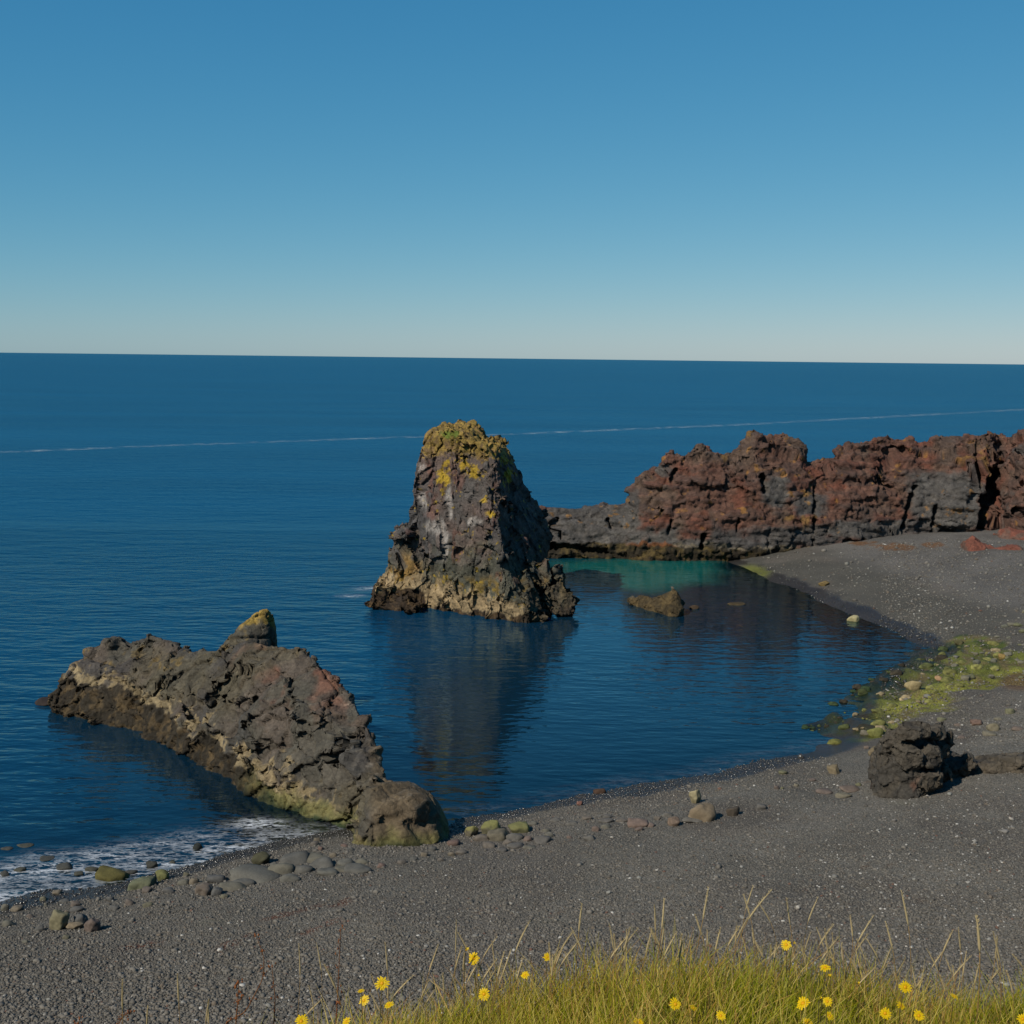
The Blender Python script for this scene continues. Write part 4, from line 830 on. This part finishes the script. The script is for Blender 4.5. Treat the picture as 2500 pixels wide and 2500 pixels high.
# ------------------------------------------------------------------ pebbles: the gravel itself
g = np.random.default_rng(12)
npb = 185000
ppx = g.uniform(-350, 2850, npb); ppy = 1900 + 680 * g.uniform(0, 1, npb) ** .85
ppx = np.concatenate([ppx, 2750 - 600 * g.uniform(0, 1, 15000) ** .6, g.uniform(1850, 2300, 2500)]); ppy = np.concatenate([ppy, g.uniform(1310, 1900, 15000), g.uniform(1340, 1560, 2500)])
wpx = g.uniform(300, 2050, 16000); wpy = np.interp(wpx, sp[:19, 0], sp[:19, 1]) + g.uniform(-14, 62, 16000)
ppx = np.concatenate([ppx, wpx]); ppy = np.concatenate([ppy, wpy])
H = ground_hit(ppx, ppy); sdp = shore_sd(H[:, 0], H[:, 1])
clear = np.zeros(npb)
ok = (sdp > -.2) & (H[:, 1] > 16.5) & (H[:, 1] < 92)
H = H[ok]; sdp = sdp[ok]; n = len(H)
D, Fi = ico(1)
size = np.clip(.027 * np.exp(g.normal(0, .42, n)), .010, .10) * np.interp(H[:, 1], [19, 23, 28, 36, 60, 90], [1.05, .9, .68, .6, .75, 1.0])
size = np.where(g.uniform(size=n) < .012, size * 1.7, size)
size = np.where((H[:, 1] > 45) & (g.uniform(size=n) < .25), size * 1.8, size); farp = H[:, 1] > 45
ang = g.uniform(0, 6.28, n); ca, sa = np.cos(ang), np.sin(ang)
sc = np.stack([g.uniform(.9, 1.5, n), g.uniform(.7, 1.1, n), g.uniform(.5, .9, n)], 1) * size[:, None]
jit = 1 + g.uniform(-.22, .22, (n, len(D)))
Vp = D[None] * jit[..., None] * sc[:, None, :]
Vp = np.stack([Vp[..., 0] * ca[:, None] - Vp[..., 1] * sa[:, None], Vp[..., 0] * sa[:, None] + Vp[..., 1] * ca[:, None], Vp[..., 2]], -1) + H[:, None, :] + np.array([0, 0, 1])[None, None] * (size * .25)[:, None, None]
k = g.uniform(size=n); colp = np.ones((n, 3)) * lin(104, 99, 91) * g.uniform(.6, 1.3, (n, 1))
pxp, pyp = project(H); tp_ = .025 + .075 * sstep(1500, 2300, pxp) * sstep(2350, 2050, pyp); colp[k < tp_] = lin(134, 131, 124) * g.uniform(.7, 1.2, ((k < tp_).sum(), 1)); colp[k < .2 * tp_] = lin(176, 172, 164); mk = (k > .992); colp[mk] = lin(104, 78, 66); mk = (k > .93) & (k < .98); colp[mk] = lin(104, 94, 82)
mk = farp & (g.uniform(size=n) < .14); colp[mk] = lin(124, 121, 112) * g.uniform(.7, 1.2, (mk.sum(), 1))
colp = colp * np.where(sdp < 1.2, .38, 1.0)[:, None]
Fp = (Fi[None] + (np.arange(n) * len(D))[:, None, None]).reshape(-1, 3)
peb = link('gravel', new_mesh('gravel', Vp.reshape(-1, 3), Fp, np.repeat(colp, len(D), 0), {'wet': np.repeat((sdp < 1.2) * 1.0, len(D))}, smooth=True), M_PEB)
tag(peb, 'dark grey beach gravel with scattered pale pebbles', 'gravel', kind='stuff')
# larger pale pebbles, one by one
pl = [(1040, 2310, 13, 8), (915, 2288, 10, 7), (847, 2370, 12, 8), (650, 2289, 10, 5), (608, 2297, 10, 5), (1247, 2377, 10, 5), (1299, 2350, 8, 5), (1365, 2293, 7, 5), (1273, 2300, 10, 6), (1486, 2180, 14, 8), (1607, 2124, 15, 5), (1752, 2108, 7, 5), (1729, 2173, 12, 7), (1814, 2242, 17, 10), (1948, 2217, 11, 11), (1661, 2220, 8, 5), (1677, 2241, 7, 5), (1560, 2143, 16, 8), (1534, 2138, 10, 5), (2184, 2004, 16, 9), (2266, 2001, 10, 7), (2143, 2028, 11, 6), (2337, 2043, 12, 7), (2452, 2031, 22, 11), (2382, 2055, 12, 14), (2389, 2066, 10, 5), (2474, 2001, 18, 9), (2174, 2090, 10, 9), (2219, 2087, 9, 8), (2418, 2035, 10, 6), (2441, 2127, 9, 6), (2334, 2136, 11, 5), (2365, 2154, 14, 6), (2233, 2147, 12, 8), (2028, 2184, 7, 6), (2238, 2183, 9, 8), (2272, 2202, 9, 6), (2319, 1940, 14, 8), (2265, 1944, 12, 6), (2410, 1955, 9, 5), (2323, 1904, 9, 5), (2495, 1843, 9, 4), (2213, 2311, 8, 6), (2403, 2314, 9, 5), (2483, 2313, 9, 6), (2210, 2336, 8, 5), (312, 2366, 9, 5), (413, 2362, 9, 5), (303, 2349, 7, 4), (117, 2441, 14, 6), (172, 2492, 9, 8), (540, 2330, 9, 4), (108, 2478, 10, 5), (535, 2330, 9, 4), (1493, 2044, 10, 5), (1592, 2044, 6, 4), (1877, 2058, 9, 4), (1869, 2070, 10, 4), (1915, 2069, 8, 6), (1326, 2160, 13, 8), (1248, 2207, 12, 9), (1254, 2227, 7, 5)]
many([(a_, b_, w * .85, h_ * .7) for a_, b_, w, h_ in pl], [lin(146, 142, 134), lin(132, 130, 122), lin(158, 152, 142), lin(124, 120, 114)], 'pale pebble lying on the dark gravel slope', 'pale pebbles on the dark gravel slope', name='pebble', cat='pebble', sharp=6, sink=.2, var=.05)

# ------------------------------------------------------------------ clifftop turf
GT = np.array([(-800, 2700), (0, 2600), (400, 2560), (600, 2505), (750, 2460), (1000, 2405), (1200, 2372), (1350, 2338), (1500, 2308), (1700, 2292), (1900, 2302), (2050, 2335), (2200, 2380), (2330, 2400), (2420, 2375), (2500, 2352), (2700, 2340), (3400, 2330)], float)
EDGE = 4.2
ge = at_d(GT[:, 0], GT[:, 1], EDGE)
def bank(x, y):
    x = np.asarray(x, float); y = np.asarray(y, float)
    zt = np.interp(x, ge[:, 0], ge[:, 2]) - .19
    yi = np.clip((y - 2.3) / (EDGE - 2.3), 0, 1)
    z = 13.12 * (1 - yi) + zt * yi
    e = np.maximum(y - EDGE, 0); z = z - .9 * e - .12 * e * e
    s = x.shape; P = np.stack([x.ravel(), y.ravel(), x.ravel() * 0], 1)
    return z + (.035 * fbm(P * 1.7, 3, 21)).reshape(s) + .06 * (fbm(P * .8, 2, 22)).reshape(s) * np.clip(e, 0, 3)
bx = np.concatenate([np.linspace(-30, -4, 20, endpoint=False), np.arange(-4, 4, .06), np.linspace(4, 30, 20)]); by = np.concatenate([np.linspace(-12, 2, 15, endpoint=False), np.arange(2, 6, .06), np.linspace(6, 12.5, 40)])
X, Y = np.meshgrid(bx, by); Z = bank(X, Y); P3 = np.stack([X.ravel(), Y.ravel(), Z.ravel()], 1)
cc = mixc(lin(70, 66, 34) * np.ones((len(P3), 3)), lin(84, 76, 48), sstep(-.3, .5, fbm(P3 * 4, 3, 4))); cc = mixc(cc, lin(84, 76, 66), sstep(5.0, 6.2, P3[:, 1]))
ct = link('clifftop', new_mesh('clifftop', P3, grid_faces(len(bx), len(by)), cc), M_ROCK); tag(ct, kind='structure')

def ribbons(base, tip, bend, width, ncol_base, ncol_tip, g, seg=4):
    """flat tapering blades: base, tip (n,3); returns V,F,C"""
    n = len(base); t = np.linspace(0, 1, seg + 1)
    ax = tip - base; side = np.cross(ax, np.array([0, 1.0, .3])); side /= np.maximum(np.linalg.norm(side, axis=1), 1e-6)[:, None]
    a = g.uniform(-1.1, 1.1, n); dep = np.array([0, 1.0, 0]); side = side * np.cos(a)[:, None] + dep * np.sin(a)[:, None]
    V = np.zeros((n, seg + 1, 2, 3)); C_ = np.zeros((n, seg + 1, 2, 3))
    for i, s in enumerate(t):
        p = base + ax * s + bend * (s * s)[..., None] if False else base + ax * s + bend * (s * s)
        w = width * (1 - s ** 1.6 * .92) * (.75 + .25 * min(1, s * 4))
        V[:, i, 0] = p - side * w[:, None] / 2; V[:, i, 1] = p + side * w[:, None] / 2
        C_[:, i, :] = (ncol_base * (1 - s) + ncol_tip * s)[:, None, :]
    idx = np.arange(n * (seg + 1) * 2).reshape(n, seg + 1, 2)
    Fc = np.stack([idx[:, :-1, 0], idx[:, :-1, 1], idx[:, 1:, 1], idx[:, 1:, 0]], -1).reshape(-1, 4)
    return V.reshape(-1, 3), Fc, C_.reshape(-1, 3)
g = np.random.default_rng(33)
nb = 84000
no_ = 60000; x = np.concatenate([g.uniform(-2.9, 2.9, nb), g.uniform(2.9, 8, no_) * g.choice([-1, 1], no_)]); y = np.concatenate([g.uniform(2.2, 4.75, nb), g.uniform(1.2, 4.75, no_)]); nb = nb + no_
z = bank(x, y); ed = sstep(4.0, 4.7, y)
keep = g.uniform(size=nb) > ed * .75; x, y, z, ed = x[keep], y[keep], z[keep], ed[keep]; nb = len(x)
P3 = np.stack([x, y, x * 0], 1); pat = fbm(P3 * 2.2, 3, 6)
hgt = g.uniform(.10, .23, nb) * (1 + .25 * pat)
lean = g.normal(0, .35, (nb, 2)); lean[:, 0] += .12
base = np.stack([x, y, z - .02], 1); tip = base + np.stack([lean[:, 0] * hgt, lean[:, 1] * hgt, hgt], 1)
bend = np.stack([g.normal(.05, .22, nb) * hgt, g.normal(0, .2, nb) * hgt, -g.uniform(0, .25, nb) * hgt], 1)
k = g.uniform(size=nb) + .22 * pat + .5 * ed
green = lin(140, 144, 16); green2 = lin(112, 124, 16); straw = lin(214, 188, 104); rust = lin(176, 122, 48); oliv = lin(172, 158, 30)
cb = np.where((k < .40)[:, None], green2, np.where((k < .8)[:, None], green, oliv)) * g.uniform(.8, 1.3, (nb, 1))
ctp = np.where((k < .30)[:, None], green * 1.15, np.where((k < .62)[:, None], oliv, np.where((k < .92)[:, None], straw, rust))) * g.uniform(.8, 1.25, (nb, 1))
cb = np.where((k > .85)[:, None], straw * .9, cb)
V, Fc, C_ = ribbons(base, tip, bend, g.uniform(.0022, .0042, nb), cb, ctp, g)
gr = link('grass', new_mesh('grass', V, Fc, C_), M_LEAF); tag(gr, 'green and straw-coloured grass covering the clifftop', 'grass', kind='stuff')

def tube(path, rad, ns=5):
    path = np.asarray(path, float); n = len(path); rad = np.broadcast_to(rad, n)
    tg = np.gradient(path, axis=0); tg /= np.linalg.norm(tg, axis=1)[:, None]
    a = np.cross(tg, np.array([0, 1.0, 0.01])); a /= np.linalg.norm(a, axis=1)[:, None]; b_ = np.cross(tg, a)
    th = np.linspace(0, 2 * math.pi, ns, endpoint=False)
    V = path[:, None] + rad[:, None, None] * (np.cos(th)[None, :, None] * a[:, None] + np.sin(th)[None, :, None] * b_[:, None])
    Fc = grid_faces(ns, n, True).tolist(); Fc.append(list(range(ns))[::-1]); Fc.append(list(range((n - 1) * ns, n * ns)))
    return V.reshape(-1, 3), Fc
def bez(p0, p1, p2, n):
    t = np.linspace(0, 1, n)[:, None]; return p0 * (1 - t) ** 2 + p1 * 2 * t * (1 - t) + p2 * t * t
def join(parts):
    VV, FF, k = [], [], 0
    for V, Fc in parts: VV.append(V); FF += [[int(i) + k for i in f] for f in Fc]; k += len(V)
    return np.concatenate(VV), FF
def stem_thing(px, py, dist, blen, lab, grp, thick=1.0, lean=0.0, droop=0.0, hfrac=.4):
    tip = at_d(float(px), float(py), dist); bx_ = tip[0] - lean
    z0 = float(bank(np.array([bx_]), np.array([dist]))[0]); base = np.array([bx_, dist, z0 - .01])
    mid = np.array([base[0] + .12 * lean - droop, base[1], base[2] + .68 * (tip[2] - base[2])])
    o = empty('grass_stem', base); path = bez(base, mid, tip, 14) - base
    n1 = 9; V, Fc = tube(path[:n1 + 1], .0009 * thick, 4)
    st_c = np.ones((len(V), 3)) * (lin(164, 132, 78))
    link('stalk', new_mesh('stalk', V, Fc, st_c), M_LEAF, o)
    hp = bez(path[n1], path[11], path[13], 16); ll = []
    V, Fc = tube(hp, np.interp(np.linspace(0, 1, 16), [0, .15, .6, 1], [.0009, .0027, .0022, .0004]) * thick, 5); ll.append((V, Fc))
    for q in range(3, 15):                              # little spikelets along the head
        for s_ in (-1, 1):
            d_ = np.array([s_ * random.uniform(.001, .0035), random.uniform(-.003, .003), random.uniform(.004, .009)]) * thick
            ll.append(tube(np.array([hp[q], hp[q] + d_ * .6, hp[q] + d_]), np.array([.0008, .0009, .0002]) * thick, 4))
    V, Fc = join(ll); hc = np.ones((len(V), 3)) * lin(205, 184, 138) * random.uniform(.8, 1.1)
    link('seed_head', new_mesh('seed_head', V, Fc, hc), M_LEAF, o)
    return tag(o, lab, 'grass stem', grp)
G1 = 'dry seed stems along the turf edge'
STEMS = [(729, 2302), (772, 2300), (753, 2405), (787, 2440), (1012, 2380), (1071, 2306), (1117, 2277), (1114, 2243), (1128, 2311), (1201, 2297), (1215, 2287), (1295, 2247), (1393, 2264), (1421, 2289), (1487, 2255), (1538, 2280), (1597, 2208), (1622, 2193), (1624, 2247), (1730, 2165), (1696, 2233), (1814, 2182), (1840, 2161), (1848, 2200), (1886, 2171), (1920, 2192), (1998, 2190), (2037, 2256), (2074, 2236), (2135, 2233), (2161, 2249), (2121, 2280), (2306, 2320), (2327, 2272), (2339, 2265), (2423, 2273), (2435, 2285), (2360, 2320), (2408, 2380), (2050, 2286), (2090, 2292), (1980, 2275), (1665, 2280), (1450, 2320), (1350, 2330), (940, 2300), (905, 2380), (2470, 2330), (2180, 2305), (1560, 2265), (1020, 2440), (1760, 2265), (2012, 2298)] + [(int(a_), int(np.interp(a_, [900, 1200, 1500, 1900, 2200, 2330, 2500], [2420, 2365, 2292, 2280, 2352, 2372, 2335]) + b_)) for a_, b_ in zip(np.random.default_rng(3).uniform(900, 2500, 70), np.random.default_rng(4).uniform(-55, 30, 70))]
for k, (px, py) in enumerate(STEMS):
    stem_thing(px, py, random.uniform(3.7, 4.25), 0, 'slender straw-coloured seed stem rising from the turf edge', G1, random.uniform(.8, 1.25), random.uniform(-.09, .12), random.uniform(-.07, .06))
G2 = 'pale seed stems at the lower left'
for px, py in [(299, 2390), (433, 2377), (510, 2440), (361, 2457), (508, 2450)]:
    stem_thing(px, py, random.uniform(3.8, 4.1), 0, 'lone straw-coloured stem against the gravel at the lower left', G2, 1.2, random.uniform(-.02, .02), .01)
stem_thing(1421, 2205, 4.0, 0, 'tall straight straw stem standing well above the middle of the turf', None, 1.3, .02, 0)
stem_thing(2199, 2172, 3.9, 0, 'tallest thin stem with a nodding tip at the right of the turf', None, 1.2, -.05, -.02)
stem_thing(2384, 2236, 3.7, 0, 'thick bent straw seed head at the far right of the turf', None, 1.9, -.01, -.03)
stem_thing(790, 2354, 3.9, 0, 'straw stem leaning over to the left above the withered stalks', None, 1.4, -.09, .0)

def withered(pts, dist, lab, branches):
    P = [at_d(float(a), float(b_), dist) for a, b_ in pts]; b0 = P[0].copy(); zb = float(bank(np.array([b0[0]]), np.array([dist]))[0]); b0 = np.array([b0[0], dist, zb])
    P = np.array([b0] + P); t = np.linspace(0, len(P) - 1, 22); path = np.stack([np.interp(t, range(len(P)), P[:, k]) for k in range(3)], 1)
    o = empty('withered_stem', b0); V, Fc = tube(path - b0, np.interp(np.linspace(0, 1, 22), [0, 1], [.0026, .0010]), 5)
    link('stalk', new_mesh('stalk', V, Fc, np.ones((len(V), 3)) * lin(128, 84, 48)), M_LEAF, o)
    gg = np.random.default_rng(int(pts[0][0])); ll = []
    for f in np.linspace(.25, 1.0, branches):
        p = path[min(21, int(f * 21))] - b0
        for _ in range(4):
            V, Fc = poly_rock(1, 6, 6, gg); ll.append((V * np.array([.003, .0025, .005]) * gg.uniform(.4, 1.1) + p + gg.normal(0, .007, 3), Fc))
    V, Fc = join(ll); link('dead_leaves', new_mesh('dead_leaves', V, Fc, np.ones((len(V), 3)) * lin(150, 92, 52) * np.clip(1 + .3 * fbm(V * 90, 2, 3), .5, 1.6)[:, None]), M_LEAF, o)
    tag(o, lab, 'withered plant')
withered([(545, 2500), (600, 2470), (642, 2390), (645, 2340), (625, 2282)], 3.9, 'long curving withered brown stem at the lower left of the turf', 7)
withered([(820, 2500), (825, 2420), (828, 2350), (832, 2264)], 4.0, 'tall straight withered brown stem between two straw stems', 9)
withered([(575, 2510), (580, 2450), (584, 2396)], 3.8, 'short rusty withered stalk with clumped dead leaves', 10)
withered([(668, 2510), (672, 2440), (664, 2360)], 3.9, 'thin withered stalk topped by rusty leaves', 6)
withered([(285, 2510), (300, 2480), (322, 2470)], 3.9, 'small rusty withered plant at the lower left corner', 7)
withered([(190, 2510), (192, 2496), (195, 2486)], 3.9, 'tiny orange-brown dead plant poking in at the bottom edge', 6)

# ------------------------------------------------------------------ flowers
def flower(px, py, w, tilt, label, bud=False):
    dist = random.uniform(3.2, 3.7) if py > 2400 else random.uniform(3.6, 4.1)
    c0 = at_d(float(px), float(py), dist); R = max(w / FOC * math.hypot(dist, 15 - c0[2]) / 2 * .93, .004)
    bx_ = c0[0] + random.uniform(-.03, .03); zb = float(bank(np.array([bx_]), np.array([dist]))[0]); base = np.array([bx_, dist, min(zb, c0[2] - .05)])
    o = empty('yellow_flower', base)
    tilt += random.uniform(-.3, .2); nrm = np.array([random.uniform(-.55, .5), -math.cos(tilt), math.sin(tilt)]); nrm /= np.linalg.norm(nrm)
    path = bez(base, np.array([bx_ * .6 + c0[0] * .4, dist, (base[2] + c0[2]) / 2]), c0 - nrm * .010, 10) - base
    V, Fc = tube(path, .0012, 5); link('stem', new_mesh('stem', V, Fc, np.ones((len(V), 3)) * lin(104, 92, 50)), M_LEAF, o)
    e1 = np.cross(nrm, [0, 0, 1.0]); e1 /= np.linalg.norm(e1); e2 = np.cross(nrm, e1); cc_ = c0 - base
    Vs, Fs, Cs = [], [], []; kk = 0
    rings_ = [(1.0, .02, 15, .0), (.72, .16, 12, .2)] if not bud else [(.9, .9, 9, 0)]
    for (rr, rise, npet, ph) in rings_:
        for q in range(npet):
            a = 2 * math.pi * (q + ph + random.uniform(-.2, .2)) / npet; L = R * rr * random.uniform(.74, 1.1); hw = .23 * R * rr
            d1 = e1 * math.cos(a) + e2 * math.sin(a); s1 = -e1 * math.sin(a) + e2 * math.cos(a); up = nrm
            for (f, wf) in ((.1, .35), (.55, 1.0), (.88, .95), (1.0, .7)):
                p = d1 * L * f * (1 - .3 * rise) + up * (L * rise * f + .18 * R * math.sin(f * 2.6) * .6)
                for sgn in (-1, 1): Vs.append(cc_ + p + s1 * sgn * hw * wf * .5)
                Cs += [lin(246, 206, 14) * (1 - .25 * (1 - f))] * 2
            for i in range(3): Fs.append([kk + 2 * i, kk + 2 * i + 1, kk + 2 * i + 3, kk + 2 * i + 2])
            kk += 8
    link('petals', new_mesh('petals', np.array(Vs), Fs, np.array(Cs)), M_PETAL, o)
    D, Fi = ico(2); V = D * R * .26; V = V - np.outer(V @ nrm, nrm) * .55 + cc_ + nrm * R * .12
    link('centre', new_mesh('centre', V, Fi, np.ones((len(V), 3)) * lin(238, 172, 8)), M_PETAL, o)
    V = D * np.array([1, 1, 1.0]) * R * .24 + cc_ - nrm * R * .18; link('calyx', new_mesh('calyx', V, Fi, np.ones((len(V), 3)) * lin(74, 78, 36)), M_LEAF, o)
    tag(o, label, 'flower', 'yellow flowers in the clifftop grass')
up_, sd_, fr_ = math.radians(38), math.radians(82), math.radians(15)
for f in [(933, 2401, 35, up_, 'largest yellow flower rising clear of the grass on the left, seen against gravel'),
          (881, 2420, 18, sd_, 'small yellow flower just above the pair at the left end'),
          (889, 2443, 28, math.radians(60), 'ragged yellow flower directly under a smaller one at the left end'),
          (950, 2454, 25, sd_, 'yellow flower below the large one on the left'),
          (736, 2494, 35, math.radians(65), 'leftmost yellow flower, cut by the bottom edge'),
          (846, 2494, 24, math.radians(65), 'yellow flower at the bottom edge, second from the left'),
          (1157, 2340, 31, math.radians(30), 'yellow flower on a long stalk with a smaller bloom above it'),
          (1182, 2427, 31, fr_, 'yellow flower facing the viewer below the long-stalked pair'),
          (1282, 2381, 24, math.radians(60), 'ragged yellow flower at the grass edge left of centre'),
          (1336, 2337, 22, math.radians(40), 'yellow flower with a notched rim at the upper grass edge'),
          (1920, 2307, 28, math.radians(60), 'yellow flower highest on the turf crest'),
          (1649, 2452, 31, math.radians(40), 'yellow flower low in the middle of the turf'),
          (1693, 2461, 21, sd_, 'flat side-on yellow flower beside the middle bloom'),
          (1760, 2480, 26, math.radians(55), 'yellow flower near the bottom, right of the middle bloom'),
          (1961, 2450, 38, sd_, 'wide yellow flower seen edge-on with its green base showing'),
          (1560, 2497, 28, math.radians(65), 'yellow flower cut by the bottom edge near the middle'),
          (1972, 2497, 28, math.radians(55), 'yellow flower cut by the bottom edge under the edge-on bloom'),
          (2015, 2363, 28, math.radians(65), 'drooping yellow flower above a little bud on the right'),
          (2210, 2410, 33, math.radians(32), 'largest yellow flower on the right side of the turf'),
          (2020, 2445, 26, math.radians(45), 'yellow flower beside the wide edge-on bloom'),
          (2025, 2480, 26, math.radians(60), 'yellow flower directly below two others near the bottom right of centre'),
          (2161, 2474, 30, math.radians(18), 'yellow flower with a stem crossing in front of it'),
          (2200, 2457, 28, math.radians(60), 'tilted yellow flower between the large right bloom and two low ones'),
          (2243, 2480, 30, math.radians(28), 'yellow flower with a dark damaged centre at the lower right'),
          (2330, 2433, 20, sd_, 'thin side-on yellow flower out towards the right corner'),
          (2497, 2488, 28, math.radians(30), 'yellow flower cut by the right edge of the view')]: flower(*f)
for f in [(1138, 2320, 17, 'closed yellow bloom perched above the long-stalked flower'), (1167, 2383, 12, 'withering orange bud below the long-stalked flower'), (1938, 2304, 11, 'dull yellow bud touching the bloom on the turf crest'), (2027, 2384, 14, 'small yellow bud under the drooping flower'), (2097, 2403, 13, 'orange-yellow bud alone in the right half of the turf'), (2003, 2438, 12, 'half-open yellow bud left of the flower beside the edge-on bloom')]:
    flower(f[0], f[1], f[2], sd_, f[3], bud=True)
